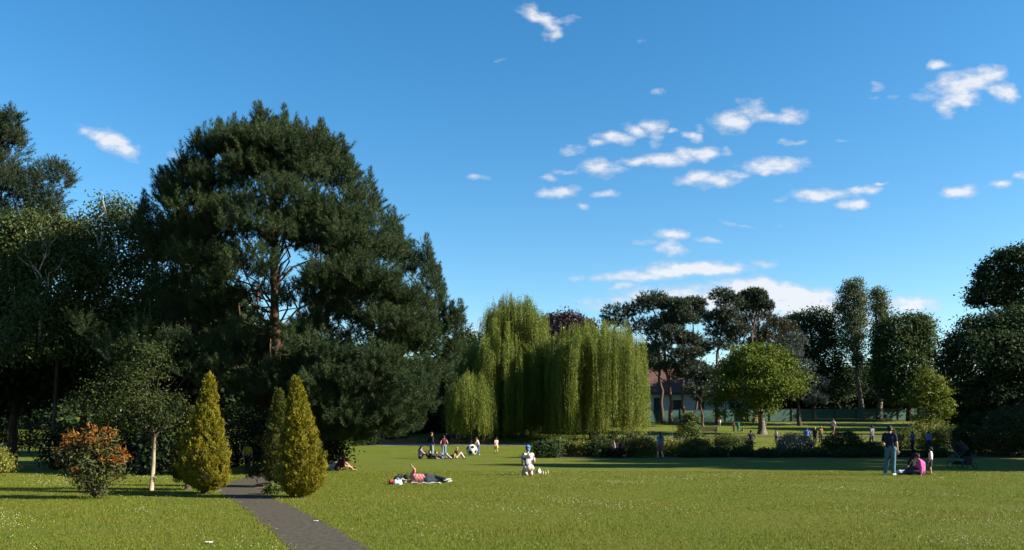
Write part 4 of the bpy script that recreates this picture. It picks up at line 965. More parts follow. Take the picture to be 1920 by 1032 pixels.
make_tree('brown_conifer','broad brownish green conifer filling in under the domed pine top','tree',1425,109,'pine',[(1420,610,36,28,0),(1400,640,34,30,0),(1455,630,32,28,0),(1440,660,42,34,-1),(1475,625,20,20,0),(1410,680,40,30,0),(1470,660,30,30,0)],LF_BROWN,BARK_DARK,rng,nsh=2600,per=22,SL=.5,NL=.36,NW=.06,trunk=(.3,.08),top=(1420,590),nl=8)
make_tree('cedar','blue grey cedar with level sprays behind the bright green round tree','cedar tree',1500,98,'pine',[(1475,660,28,16,0),(1500,690,28,14,0),(1520,720,30,14,0),(1490,640,20,14,0),(1480,710,40,16,0),(1530,750,20,12,0),(1500,740,36,14,0)],LF_CEDAR,BARK_DARK,RS(312),nsh=1300,per=20,SL=.4,NL=.34,NW=.05,trunk=(.2,.05),top=(1490,630),nl=7,upb=.2)
LF_BRIGHT=leaf_mat('bright_yellow_green_leaves',(.085,.125,.012),(.16,.195,.02),(.15,.175,.02),.35,.6,.6,.12)
# leafy trees
LT=[('leafy_tree','dark round tree right of the cedar and left of the tall poplars',1525,116,[(1500,610,34,22,0),(1535,600,32,20,0),(1555,625,22,24,0),(1515,640,46,40,0),(1548,670,34,40,0),(1510,690,50,40,0),(1550,720,50,36,0),(1490,640,28,30,1)],LF_DARK,(.3,.1),640),
('leafy_tree','mid green rounded tree right of the two poplars',1705,108,[(1690,615,36,26,0),(1720,620,30,28,0),(1680,655,40,40,0),(1725,655,28,36,0),(1700,690,50,40,0),(1665,700,26,40,0),(1700,730,50,36,0),(1660,640,20,30,0)],LF_MID,(.3,.1),700),
('leafy_tree','dark small tree showing between the huge pine and the willows',858,84,[(860,660,28,26,0),(850,700,34,40,0),(870,740,34,44,0),(845,770,40,34,0),(880,640,16,14,0)],LF_DARK,(.2,.08),430),
('purple_tree','purple leaved tree peeping between the two willow tops',1058,98,[(1042,606,18,13,0),(1062,604,22,13,0),(1084,614,16,12,0),(1055,625,40,24,0),(1100,615,12,10,0)],LF_PURPLE,(.2,.08),330),
('leafy_tree','dark tree low behind the poplar stems',1612,128,[(1600,720,34,40,0),(1640,715,34,40,0),(1580,730,30,30,0),(1660,730,30,30,0)],LF_DARK,(.2,.08),330),
('leafy_tree','dark tree between the white house and the willow edge',1225,130,[(1220,680,30,20,0),(1250,700,36,22,0),(1285,700,34,18,0)],LF_MID,(.2,.08),300),
('leafy_tree','dark tree low behind the two willow crowns',1010,100,[(990,700,60,50,0),(1040,720,50,50,0),(920,730,50,40,0)],LF_DARK,(.2,.08),330),
('leafy_tree','dark tree behind the bright green round tree near the house end',1390,124,[(1370,700,30,30,0),(1400,720,40,30,0),(1350,720,20,20,0)],LF_DARK,(.2,.08),280)]
for k,(nm,lab,px,D,bl,mat,tr,nc) in enumerate(LT):
    make_tree(nm,lab,'tree',px,D,'broad',bl,mat,BARK_DARK,RS(320+k),int(nc*1.8),24,.5,.33,.2,tr,None,8,None,-.75)
def poplar(label,px,D,spec,seed,nc):
    rng=RS(seed); C,Rr=blob_px(spec,D,.9); b=np.array([X(px,D),D,G(0,D)])
    root=empty('poplar_tree',b,0,label,'poplar','tall poplars on the skyline')
    v,f=broad_crown(C,Rr,int(nc*1.3),22,.32,.26,.15,rng,-.9,-.4,.75,.2)
    obj('crown',np_mesh('crown',v-b,f,[LF_POPLAR]),root)
    top=P(spec[0][0],spec[0][1],D); mb=trunk_mesh(b,top,.34,.06,C,rng,BARK_GREY,14,.35,9,.015,(.15,.95),1.3,-.1)
    mb.v=[q-b for q in mb.v]; obj('trunk',mb.mesh('trunk',[BARK_GREY],True),root)
poplar('taller and wider poplar, left of the pair on the skyline',1618,112,[(1600,540,22,18,0),(1590,560,20,20,0),(1608,565,20,26,0),(1600,595,24,26,0),(1577,580,12,10,0),(1604,630,18,30,0),(1592,640,14,26,0),(1608,675,10,26,0),(1616,600,12,20,0)],341,520)
poplar('narrower poplar, right of the pair on the skyline',1650,113,[(1646,558,14,18,0),(1650,580,17,20,0),(1655,605,14,22,0),(1647,620,12,22,0),(1652,650,11,26,0),(1650,690,11,30,0)],342,330)
# bright round tree by the dark strip
def maple():
    rng=RS(351); D=80
    bl=[(1400,665,30,17,0),(1435,660,30,15,0),(1380,695,28,18,0),(1425,690,36,21,-1.8),(1465,685,27,18,0),(1485,712,21,15,0),(1450,720,36,20,-2.2),(1395,730,36,20,-1.8),(1365,735,23,18,0),(1420,750,32,14,-1.5),(1480,735,23,12,-.5),(1440,755,23,11,0),(1352,712,16,14,0),(1410,700,45,25,2),(1432,772,12,5,-1),(1345,752,18,11,.5),(1362,775,19,8,.3),(1398,778,19,7,-.5),(1500,728,12,10,.2),(1508,705,9,7,0),(1462,660,14,8,0),(1385,655,12,8,0),(1338,738,9,6,0)]
    r=make_tree('round_green_tree','bright green round crowned tree with a short thick stem on the far lawn','tree',1429,D,'broad',bl,LF_MAPLE,BARK_GREY,rng,520,42,.38,.23,.15,(.34,.14),(1415,690),12,None,-.7,frac=(.3,.95))
maple()
make_tree('yellow_green_tree','yellow green bushy young tree right of the poplars with level sprays','tree',1745,79,'broad',[(1738,702,14,10,0),(1752,716,20,10,0),(1728,722,18,10,0),(1765,734,18,8,0),(1738,742,28,10,0),(1768,756,18,7,0),(1722,752,18,9,0),(1750,766,30,9,0),(1772,772,12,6,0),(1732,782,26,8,0),(1752,796,24,8,0),(1735,800,20,8,0),(1715,735,10,8,0)],LF_BRIGHT,BARK_DARK,RS(352),520,17,.26,.2,.12,(.09,.04),None,9,None,-.8)
# big dark trees at the right edge
make_tree('dark_tree','tall blackish green tree towering at the right edge of the view','tree',1905,96,'broad',[(1905,486,40,22,0),(1872,500,30,22,0),(1925,520,46,40,0),(1866,535,34,24,0),(1850,560,30,20,0),(1832,545,14,12,0),(1842,515,14,10,0),(1900,560,40,30,0),(1950,490,40,40,0),(1915,650,60,60,.5),(1930,730,80,70,.5)],LF_DARK,BARK_DARK,RS(361),1500,28,.42,.36,.22,(.5,.15),None,10,None,-.6)
make_tree('dark_tree','wide dark chestnut like tree with a sunlit rim under the towering one','tree',1868,88,'broad',[(1866,612,46,28,0),(1910,604,46,26,0),(1822,645,42,32,0),(1794,684,32,32,0),(1850,670,70,50,-2),(1910,680,60,60,-2),(1800,720,44,40,0),(1860,740,70,40,-1.5),(1782,648,14,12,0),(1920,750,50,40,0),(1812,604,14,10,0),(1790,750,40,40,0),(1840,780,60,28,-1),(1910,785,60,28,-1),(1960,700,60,80,0)],LF_DARK,BARK_DARK,RS(362),1800,28,.45,.34,.21,(.45,.15),None,10,None,-.6)
# trees past the right edge of the view whose shadows lie over the lawn
def shade_tree(label,x,y,h,r,seed,nm='dark_tree',n=2100):
    rng=RS(seed); b=np.array([x,y,G(0,y)])
    C=[];Rr=[]
    for k in range(14):
        t=rng.uniform(.28,.88); a=rng.uniform(0,6.28); w=r*math.sin(math.pi*min(1,(t-.12)/.95))*.62
        C.append([x+math.cos(a)*w,y+math.sin(a)*w,b[2]+h*t]); s=r*rng.uniform(.34,.48); Rr.append([s,s,s*.8])
    C.append([x,y,b[2]+h-r*.3]); Rr.append([r*.35]*3); C=np.array(C);Rr=np.array(Rr)
    root=empty(nm,b,0,label,'tree')
    v,f=broad_crown(C,Rr,n,18,.5,.42,.27,rng,-.9,.2,.6,.5); obj('crown',np_mesh('crown',v-b,f,[LF_DARK]),root)
    mb=trunk_mesh(b,np.array([x,y,b[2]+h*.9]),.4,.1,C,rng,BARK_DARK,10,.35); mb.v=[q-b for q in mb.v]
    obj('trunk',mb.mesh('trunk',[BARK_DARK],True),root)
shade_tree('tall dark tree just past the right edge of the view',35,35.6,18,4.2,371)
shade_tree('wide dark tree past the right edge beside the lawn',37,42,16.5,5.0,372)
shade_tree('bushy dark tree past the right edge beyond the pushchair',38,49,16.5,5.0,373)
shade_tree('dark tree past the right edge behind the flower bed',43,56.5,13.5,4.4,374)
shade_tree('dark tree past the right edge beyond the sword leaved plants',54,66,12.5,4,375)

# far belt of trees closing the view
def belt():
    rng=RS(380); C=[];Rr=[]
    for x in np.arange(-130,190,4.2):
        y=rng.uniform(138,158); h=rng.uniform(5.5,9.5) if x>12 else rng.uniform(6,10); g=G(0,y); r=rng.uniform(3.2,4.6)
        C+= [[x+rng.uniform(-1,1),y,g+h-r*.7],[x+rng.uniform(-2,2),y-1.5,g+h*.45],[x+2.1,y,g+1.4]]; Rr+=[[r,r,r*.8],[r,r,r*.8],[r*.9,r,2.2]]
    for x in np.arange(-95,-6,3.6):
        y=rng.uniform(88,104); h=rng.uniform(7,11); g=G(0,y); r=rng.uniform(2.8,3.8)
        C+= [[x,y,g+h-r*.7],[x+rng.uniform(-1,1),y-1,g+h*.45],[x+1.8,y,g+1.2]]; Rr+=[[r,r,r*.85],[r,r,r*.9],[r*.9,r,2.0]]
    C=np.array(C);Rr=np.array(Rr)
    v,f=broad_crown(C,Rr,6500,14,.8,.75,.5,rng,-.9,.2,.4,.4)
    o=obj('distant_woodland',np_mesh('distant_woodland',v,f,[LF_DARK])); tag(o,'dark belt of distant trees closing the view behind the park','woodland',kind='stuff')
belt()

# ------------------------------------------------------------------ plants of the flower beds
def mound(label,px,D,py,rx,ry,mat,seed,ncl=140,per=14,cr=.16,L=.12,W=.05,name='bush',cat='bush',extra=None,group=None):
    bl=[(px,py,rx,ry,0),(px-rx*.45,py+ry*.25,rx*.6,ry*.75,-.2),(px+rx*.45,py+ry*.2,rx*.6,ry*.75,.2)]+(extra or [])
    gy=HY-(G(0,D)-CAMZ)*F/D           # ground line: the bush is leafy down to the grass
    if py+ry<gy+4: bl+=[(px-rx*.4,(py+gy)/2+2,rx*.62,(gy-py)*.55+3,-.1),(px+rx*.4,(py+gy)/2+2,rx*.62,(gy-py)*.55+3,.1)]
    return make_tree(name,label,cat,px,D,'broad',bl,mat,BARK_DARK,RS(seed),int(ncl*1.5),per+6,cr,L*1.25,W*1.5,(.03,.015),None,4,group,-.7)
def spiky(label,px,D,n,L,mat,seed,width=.05,name='spiky_plant',spread=.9,plume=None):
    rng=RS(seed); b=np.array([X(px,D),D,G(0,D)]); mb=[];vs=[];fs=[];o=0
    root=empty(name,b,0,label,'plant')
    for k in range(n):
        a=rng.uniform(0,6.28); e=rng.uniform(.15,spread); l=L*rng.uniform(.6,1.15)
        dx=np.array([math.cos(a)*math.sin(e),math.sin(a)*math.sin(e),math.cos(e)]); sd_=np.array([-math.sin(a),math.cos(a),0])
        t=np.linspace(0,1,6); cpt=np.outer(t*l,dx)+np.array([0,0,-1.])*(t**2.2)[:,None]*l*.35*e
        w=width*(np.sin(np.pi*(t*.85+.12)))[:,None]*.5
        st=np.array([math.cos(a),math.sin(a),0])*rng.uniform(0,.12)
        v=np.empty((12,3)); v[0::2]=cpt+sd_*w+st; v[1::2]=cpt-sd_*w+st
        vs.append(v); fs.append(np.array([(i*2,i*2+1,i*2+3,i*2+2) for i in range(5)])+o); o+=12
    obj('leaves',np_mesh('leaves',np.concatenate(vs),np.concatenate(fs),[mat]),root)
    return root,b
rng=RS(400)
mound('low dark green bush at the left tip of the flower bed',1022,55.5,838,26,10,LF_DARK,401,110)
mound('feathery green bush at the left end of the flower bed before the willow',1050,58,834,26,12,LF_SHRUB,402,130)
mound('low green cushion plant under the broad willow',1095,58,836,30,9,LF_YELLOWG,403,120)
mound('mid green leafy plant beside the bronze leaved bush',1128,57,834,20,13,LF_MID,404,120)
r_,b_=spiky('bronze leaved spiky bush with shiny blades in the flower bed',1160,56,150,1.25,LF_BRONZE,405,.075,spread=1.35)
mound('dense dark bush behind the bronze spiky one',1165,57.5,826,30,18,LF_PHOT,406,130)
mound('round green bush left of the woman in the teal top',1205,56.5,836,24,16,LF_SHRUB,407,150)
r_,b_=spiky('clump of tall pale feathery grass right of the woman in the teal top',1268,60,260,1.5,LF_PALE,408,.03,'grass_clump',.9)
mound('yellow green bush around the foot of the pale grass',1255,58.5,838,30,14,LF_YELLOWG,409,150)
mound('tall cone shaped green shrub right of the pale grass',1292,61,812,16,28,LF_SHRUB,410,190,14,.2,.14,.06,extra=[(1292,785,9,12,0),(1290,832,26,16,0)])
mound('leafy bright bush below the cone shaped shrub',1308,58,836,24,14,LF_SHRUB,411,150)
mound('low green bush in front of the wooden bench',1365,60,828,24,12,LF_SHRUB,412,150)
mound('small leafy bush left of the man with hands on hips',1390,61,832,18,10,LF_MID,413,110)
mound('bluish bush in the shade below the seated child in white',1490,58.5,832,32,18,LF_GREY,414,190)
r_,b_=spiky('dark spiky bush right of the person in blue',1582,59,170,1.5,LF_DARK,415,.09,spread=1.3)
mound('dark broad bush at the foot of the spiky one',1580,58,830,36,22,LF_DARK,416,220)
mound('dark bush right of the dark spiky one',1625,58,842,28,14,LF_DARK,417,150)
HE=[(1300,26),(1345,26),(1392,28),(1440,28),(1490,28),(1540,28),(1592,28),(1645,28),(1700,30),(1752,30)]
for k,(px,rx) in enumerate(HE):
    lab=['low dark edging bush below the leafy bright bush','low dark edging bush in front of the bench','low dark edging bush before the man with hands on hips','low dark edging bush below the round tree stem','low dark edging bush before the bluish bush','low dark edging bush before the person in blue','low dark edging bush before the dark spiky plant','low dark edging bush just left of the man in jeans','low dark edging bush behind the seated picnic group','low dark edging bush right of the picnic group'][k]
    mound(lab,px,56+(k%3)*.6,851-(k*7%4),rx-3-(k*5%6),8,LF_DARK,430+k,130,14,.12,.11,.045,group='low bushes edging the shaded flower bed')
mound('sunlit green bush left of the yellow green tree foot',1695,66,815,24,10,LF_SHRUB,450,140)
mound('sunlit green bush under the yellow green tree',1735,67,808,28,14,LF_YELLOWG,451,170)
mound('sunlit green bush right of the yellow green tree foot',1780,66,812,26,14,LF_SHRUB,452,170)
r_,b_=spiky('tall sword leaved plant with pale upright blades near the right edge',1838,62,70,2.0,LF_PALE,453,.085,spread=.9)
r_,b_=spiky('brown tinted sword leaved clump beside the tall pale one',1868,62,110,1.3,LF_BRONZE,454,.06,spread=1.2)
mound('dark bush with glossy leaves at the right edge',1900,60,792,50,34,LF_PHOT,455,330)
mound('low dark bush at the right edge below the glossy one',1880,58,818,50,18,LF_DARK,456,280)
mound('dim dark bush left of the tall sword leaved plant',1812,62,812,24,16,LF_DARK,457,200)
def flowers(label,px,D,py,rx,ry,n,seed,mat=M_POPPY,s=.07):
    rng=RS(seed); b=np.array([X(px,D),D,G(0,D)]); c=P(px,py,D); k=D/F; mb=MB(); st=MB()
    root=empty('flowers',b,0,label,'flowers')
    for i in range(n):
        q=c+np.array([rng.normal()*rx*k*.6,rng.normal()*.25,rng.normal()*ry*k*.6])-b; q[2]=max(q[2],.12)
        for j in range(5):
            a=j*1.2566+rng.uniform(0,.4); r=s*rng.uniform(.8,1.2)
            d1=np.array([math.cos(a),math.sin(a),.5])*r; s1=np.array([-math.sin(a),math.cos(a),0])*r*.55
            mb.add([q,q+d1*.6+s1,q+d1*1.1,q+d1*.6-s1],[(0,1,2,3)])
        st.tube([[q[0]*.7,q[1]*.7,0],q],[.008,.005],4)
    obj('petals',mb.mesh('petals',[mat]),root); obj('stems',st.mesh('stems',[LF_SHRUB]),root)
flowers('orange red poppies at the right end of the bronze bush',1197,55.6,830,18,10,26,461)
flowers('few orange poppies beside the pale feathery grass',1274,57,806,6,6,9,462)
flowers('orange poppies in front of the wooden bench',1322,57,823,8,8,18,463)
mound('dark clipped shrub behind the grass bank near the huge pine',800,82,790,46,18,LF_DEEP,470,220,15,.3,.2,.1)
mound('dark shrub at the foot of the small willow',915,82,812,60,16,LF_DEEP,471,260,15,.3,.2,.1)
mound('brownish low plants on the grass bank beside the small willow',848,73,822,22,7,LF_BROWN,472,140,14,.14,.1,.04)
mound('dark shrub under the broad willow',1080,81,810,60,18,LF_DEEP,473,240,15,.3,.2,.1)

# hedge row closing the view behind the fence
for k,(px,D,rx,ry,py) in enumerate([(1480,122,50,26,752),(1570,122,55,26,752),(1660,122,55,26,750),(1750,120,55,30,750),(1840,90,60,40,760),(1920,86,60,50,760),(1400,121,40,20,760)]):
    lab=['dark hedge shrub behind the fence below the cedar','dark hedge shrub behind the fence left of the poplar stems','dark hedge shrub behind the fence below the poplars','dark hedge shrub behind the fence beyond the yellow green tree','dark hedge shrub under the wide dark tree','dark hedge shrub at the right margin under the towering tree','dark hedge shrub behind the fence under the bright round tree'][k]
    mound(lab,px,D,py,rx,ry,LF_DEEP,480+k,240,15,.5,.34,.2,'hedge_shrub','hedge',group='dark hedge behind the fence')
# ------------------------------------------------------------------ house behind the pines
M_RENDER=rough_mat('white_render',(.62,.59,.53),(.74,.71,.64),3,.9,.1)
M_BRICK=rough_mat('red_brown_brick',(.13,.06,.045),(.22,.11,.08),14,.9,.5)
M_TRIM=rough_mat('white_paint',(.6,.6,.58),(.72,.72,.7),5,.6,.05)
M_GREENP=rough_mat('dark_green_paint',(.012,.04,.035),(.02,.055,.045),5,.5,.05)
def roof_material():
    m,nt,out=newmat('clay_roof_tiles'); tc=nt.nodes.new('ShaderNodeTexCoord')
    wv=nt.nodes.new('ShaderNodeTexWave'); wv.wave_type='BANDS'; wv.bands_direction='Z'; wv.inputs['Scale'].default_value=1.6; wv.inputs['Distortion'].default_value=.3
    nt.links.new(tc.outputs['Object'],wv.inputs['Vector'])
    c=mix_rgb(nt,mapr(nt,noise(nt,3,5,.7,tc.outputs['Object']),.35,.65),(.04,.017,.012),(.10,.038,.025))  # tile colours darkened to hold the tree shadow on the roof
    b=nt.nodes.new('ShaderNodeBsdfPrincipled'); nt.links.new(c,b.inputs['Base Color']); b.inputs['Roughness'].default_value=.9
    bp=nt.nodes.new('ShaderNodeBump'); bp.inputs['Distance'].default_value=.06; nt.links.new(wv.outputs['Fac'],bp.inputs['Height']); nt.links.new(bp.outputs[0],b.inputs['Normal'])
    nt.links.new(b.outputs[0],out.inputs[0]); return m
def house():
    D=119; x0=X(1192,D); x1=X(1420,D); g=G(0,D); b=np.array([(x0+x1)/2,D,g]); W=x1-x0; dp=8; zt=P(0,737,D)[2]-g; zr=P(0,692,D+4)[2]-g
    root=empty('house',b,0,'white rendered house with a red tiled roof and tall dark green windows behind the pines','house')
    wl=MB().box((0,dp/2,zt/2+.45),(W,dp,zt-.9)); obj('wall',wl.mesh('wall',[M_RENDER]),root)
    obj('plinth',MB().box((0,dp/2,.4),(W+.1,dp+.1,1.1)).mesh('plinth',[M_BRICK]),root)
    rm=MB(); e=.55; hw=W/2+e; rg=W/2-2.2
    v=[(-hw,-e,zt-.05),(hw,-e,zt-.05),(hw,dp+e,zt-.05),(-hw,dp+e,zt-.05),(-rg,dp/2,zr),(rg,dp/2,zr)]
    v+=[(a,bb,c-.14) for a,bb,c in v[:4]]
    rm.add(v,[(0,1,5,4),(1,2,5),(2,3,4,5),(3,0,4),(0,6,7,1),(1,7,8,2),(2,8,9,3),(3,9,6,0),(9,8,7,6)])
    rf=obj('roof',rm.mesh('roof',[roof_material()]),root)
    obj('ridge',MB().tube([(-rg,dp/2,zr+.04),(rg,dp/2,zr+.04)],.14,8).mesh('ridge',[M_BRICK],True),rf)
    obj('chimney',MB().box((rg-1.5,dp/2+.2,zr+.3),(.8,.6,1.5)).box((rg-1.5,dp/2+.2,zr+1.15),(.95,.75,.2)).mesh('chimney',[M_BRICK]),rf)
    obj('gutter',MB().tube([(-hw,-e-.07,zt-.12),(hw,-e-.07,zt-.12)],.07,6).mesh('gutter',[M_GREENP],True),root)
    for px,w in ((1231,.95),(1315,.95),(1372,.95),(1270,1.5)):
        xx_=X(px,D)-b[0]; big=w<1; z0,z1=(.55,zt-.65) if big else (1.15,zt-1.0)
        fr=MB(); h=z1-z0; zc=(z0+z1)/2
        fr.box((xx_-w/2,-.085,zc),(.12,.12,h+.24)).box((xx_+w/2,-.085,zc),(.12,.12,h+.24)).box((xx_,-.085,z0-.06),(w-.12,.12,.12)).box((xx_,-.085,z1+.06),(w-.12,.12,.12))
        fo=obj('window',fr.mesh('window',[M_TRIM]),root)
        pn=MB().box((xx_,-.055,zc),(w-.13,.04,h)); 
        obj('pane',pn.mesh('pane',[M_GREENP]),fo)
        obj('sill',MB().box((xx_,-.15,z0-.17),(w+.4,.26,.09)).mesh('sill',[M_TRIM]),fo)
house()

# ------------------------------------------------------------------ green windbreak fence on posts
def mesh_material():
    m,nt,out=newmat('green_fence_mesh'); b=nt.nodes.new('ShaderNodeBsdfPrincipled'); b.inputs['Base Color'].default_value=(.012,.06,.042,1); b.inputs['Roughness'].default_value=.8
    t=nt.nodes.new('ShaderNodeBsdfTransparent'); mx=nt.nodes.new('ShaderNodeMixShader'); mx.inputs[0].default_value=.9
    nt.links.new(t.outputs[0],mx.inputs[1]); nt.links.new(b.outputs[0],mx.inputs[2]); nt.links.new(mx.outputs[0],out.inputs[0]); return m
def fence():
    a=np.array([X(1190,104),104.]); e=np.array([X(1800,111),111.]); n=16
    b=np.array([a[0],a[1],G(0,a[1])]); root=empty('fence',b,0,'long green mesh fence on dark posts before the house and the hedge','fence')
    M_=mesh_material(); M_P=rough_mat('dark_post',(.015,.025,.02),(.03,.045,.035),6,.7,.1)
    pts=[a+(e-a)*t for t in np.linspace(0,1,n)]
    vs=[];fs=[]
    for i,p in enumerate(pts):
        g=G(0,p[1]); 
        for z in (.1,1.55): vs.append([p[0]-b[0],p[1]-b[1]+.04,g+z-b[2]])
        obj('post',MB().tube([(p[0]-b[0],p[1]-b[1],g-.2-b[2]),(p[0]-b[0],p[1]-b[1],g+1.7-b[2])],.05,8).mesh('post',[M_P]),root)
    for i in range(n-1): fs.append((2*i,2*i+2,2*i+3,2*i+1))
    obj('mesh_panel',np_mesh('mesh_panel',vs,np.array(fs),[M_]),root)
    rl=MB()
    for z in (.08,1.57): rl.tube([(p[0]-b[0],p[1]-b[1]+.02,G(0,p[1])+z-b[2]) for p in pts],.025,6)
    obj('rail',rl.mesh('rail',[M_P]),root)
fence()

# ------------------------------------------------------------------ low stone edging under the grass bank
def edging():
    rng=RS(500); x0,x1=X(675,71.2),X(915,71.2); b=np.array([x0,71.2,G(0,71.2)])
    root=empty('stone_edging',b,0,'low dark red stone edging with gaps along the grass bank near the pine','wall')
    x=0;mb=MB()
    while x<x1-x0:
        w=rng.uniform(.35,.9); h=rng.uniform(.2,.42)
        mb.box((x+w/2,rng.uniform(-.04,.04),h/2-.05),(w*.94,.3,h+.1),rng.uniform(-.05,.05)); x+=w+(0 if rng.random()<.7 else rng.uniform(.1,.3))
    me=mb.mesh('edging_stones',[rough_mat('edging_stone',(.10,.045,.03),(.26,.15,.11),5,.95,.6)]); obj('edging_stones',me,root)
edging()

# ------------------------------------------------------------------ wooden bench
M_WOOD=rough_mat('weathered_dark_wood',(.045,.028,.026),(.09,.06,.055),12,.8,.3,(.4,1,1))
def bench():
    D=77; b=np.array([X(1326,D),D,G(0,D)]); root=empty('park_bench',b,R(180),'dark wooden park bench seen from behind beside the orange poppies','bench')
    m=MB()
    for k in range(4): m.box((0,-.2+k*.11,.43),(1.7,.09,.035))
    obj('seat',m.mesh('seat',[M_WOOD]),root)
    m=MB()
    for k in range(4): m.box((0,.23+k*.02,.55+k*.11),(1.7,.03,.085))
    obj('backrest',m.mesh('backrest',[M_WOOD]),root)
    for sx in(-.78,.78):
        obj('leg',MB().box((sx,-.22,.2),(.07,.07,.42)).mesh('leg',[M_WOOD]),root)
        obj('leg',MB().box((sx,.26,.45),(.07,.06,.92)).mesh('leg',[M_WOOD]),root)
        obj('armrest',MB().box((sx,.0,.64),(.06,.5,.04)).box((sx,-.22,.53),(.058,.06,.2)).mesh('armrest',[M_WOOD]),root)
bench()

# ------------------------------------------------------------------ giant football
def football():
    D=59.3; r=.385; b=np.array([X(884.5,D),D,G(0,D)])
    me=bpy.data.meshes.new('giant_football'); bm=bmesh.new(); bmesh.ops.create_icosphere(bm,subdivisions=5,radius=r)
    ph=(1+5**.5)/2; ic=[Vector(v).normalized() for v in [(0,a,b_*ph) for a in(-1,1) for b_ in(-1,1)]+[(a,b_*ph,0) for a in(-1,1) for b_ in(-1,1)]+[(b_*ph,0,a) for a in(-1,1) for b_ in(-1,1)]]
    rot=Matrix.Rotation(.45,3,'X')@Matrix.Rotation(.35,3,'Z'); ic=[rot@v for v in ic]
    for f in bm.faces:
        n=f.calc_center_median().normalized(); f.smooth=True
        f.material_index=1 if max(n.dot(v) for v in ic)>math.cos(R(19.5)) else 0
    bm.to_mesh(me); bm.free()
    me.materials.append(rough_mat('white_vinyl',(.72,.72,.70),(.8,.8,.78),3,.45,.05)); me.materials.append(rough_mat('black_vinyl',(.012,.012,.015),(.02,.02,.022),3,.4,.05))
    o=obj('giant_football',me,None,(b[0],b[1],b[2]+r-.01)); tag(o,'giant inflatable black and white football on the lawn','ball')
football()

# ------------------------------------------------------------------ things lying on the grass
def lump(name,label,cat,px,py,size,c,seed,d=None,dx=0,mat=None,flat=False):
    """soft bag or folded cloth: a creased rounded bundle"""
    rng=RS(seed); p=gpt(px,py) if d is None else np.array([X(px,d),d,G(0,d)])
    bm=bmesh.new(); bmesh.ops.create_icosphere(bm,subdivisions=3,radius=1)
    sx_,sy_,sz_=size
    for v in bm.verts:
        q=v.co.copy(); n=1+.13*math.sin(q.x*5+seed)+.10*math.sin(q.y*7+q.z*4+seed*2)+.06*math.sin(q.x*11-q.z*9)
        v.co=Vector((q.x*sx_/2*n,q.y*sy_/2*n,max(-.45,q.z)*sz_*.69*n+.45*sz_*.69))
    for f in bm.faces: f.smooth=True
    me=bpy.data.meshes.new(name); bm.to_mesh(me); bm.free(); me.materials.append(mat or cloth(c))
    o=obj(name,me,None,tuple(p)); o.rotation_euler=(0,0,rng.uniform(-.3,.3)); return tag(o,label,cat)
def handle_bag(o,c,size):
    hw=size[0]*.22; z=size[2]*.9
    h=obj('handle',MB().tube([(-hw,0,z*.8),(-hw*.8,0,z*1.25),(0,0,z*1.42),(hw*.8,0,z*1.25),(hw,0,z*.8)],.012,6).mesh('handle',[cloth(c)],True),o)
def blanket(name,label,px0,px1,D,depth,c,seed,c2=None,tilt=0):
    x0,x1=X(px0,D),X(px1,D); nx_,ny_=26,16; rng=RS(seed); vs=[];fs=[]
    for j in range(ny_):
        for i in range(nx_):
            u_=i/(nx_-1);v_=j/(ny_-1); x=x0+(x1-x0)*u_+.04*math.sin(v_*7+seed); y=D+(v_-.5)*depth+.05*math.sin(u_*6)+tilt*u_
            vs.append([x,y,G(0,y)+.022+.014*math.sin(u_*17+v_*5)+.012*math.sin(v_*15+u_*9)])
    for j in range(ny_-1):
        for i in range(nx_-1): fs.append((j*nx_+i,j*nx_+i+1,(j+1)*nx_+i+1,(j+1)*nx_+i))
    me=np_mesh(name,vs,np.array(fs),[cloth(c)],smooth=True); o=obj(name,me); sm=o.modifiers.new('thick','SOLIDIFY'); sm.thickness=.015
    return tag(o,label,'blanket')
blanket('picnic_blanket','pale blanket under the reclining person in the red check shirt',771,828,25.55,.8,(.55,.58,.55),511)
o=lump('bag','small red bag at the left end of the bags beside the reclining person','bag',735,908,(.24,.2,.14),(.42,.05,.035),512)
o=lump('bag','white and blue carrier bag between the red bag and the dark one','bag',745,909,(.26,.22,.15),(.55,.60,.68),513); handle_bag(o,(.5,.5,.55),(.26,.2,.15))
o=lump('backpack','dark navy backpack lying beside the reclining person','backpack',750,904,(.36,.24,.2),(.02,.03,.05),514); handle_bag(o,(.02,.02,.03),(.36,.2,.2))
o=lump('bag','cream cloth bag right by the dark head of the reclining person','bag',756,905,(.22,.2,.14),(.62,.60,.50),515)
o=lump('bag','white bag on the grass right of the kneeling person with the blue hat','bag',1010,888,(.2,.22,.17),(.68,.68,.62),516); handle_bag(o,(.4,.4,.38),(.2,.2,.17))
for k,(px,py) in enumerate(((1018,889.5),(1022.5,890),(1027,888))):
    p=gpt(px,py); root=empty('drink_bottle',p,0,['white capped bottle nearest the white bag','middle small bottle of the three right of the white bag','rightmost small pale bottle standing on the lawn'][k],'bottle','small bottles beside the white bag')
    obj('body',MB().tube([(0,0,0),(0,0,.01),(0,0,.075),(0,0,.098),(0,0,.108)],[.028,.032,.032,.017,.012],12).mesh('body',[cloth((.42,.38,.2) if k else (.45,.45,.4),.4)],True),root)
    obj('cap',MB().tube([(0,0,.109),(0,0,.13)],.014,10).mesh('cap',[cloth((.5,.5,.46),.4)],True),root)
lump('bag','white carrier bag beside the shoes of the man in the navy shirt','bag',1690,883,(.34,.28,.16),(.6,.6,.68),520,31.5)
blanket('picnic_blanket','dull red blanket under the picnic group near the man in jeans',1688,1735,31.3,1.2,(.14,.035,.04),521)
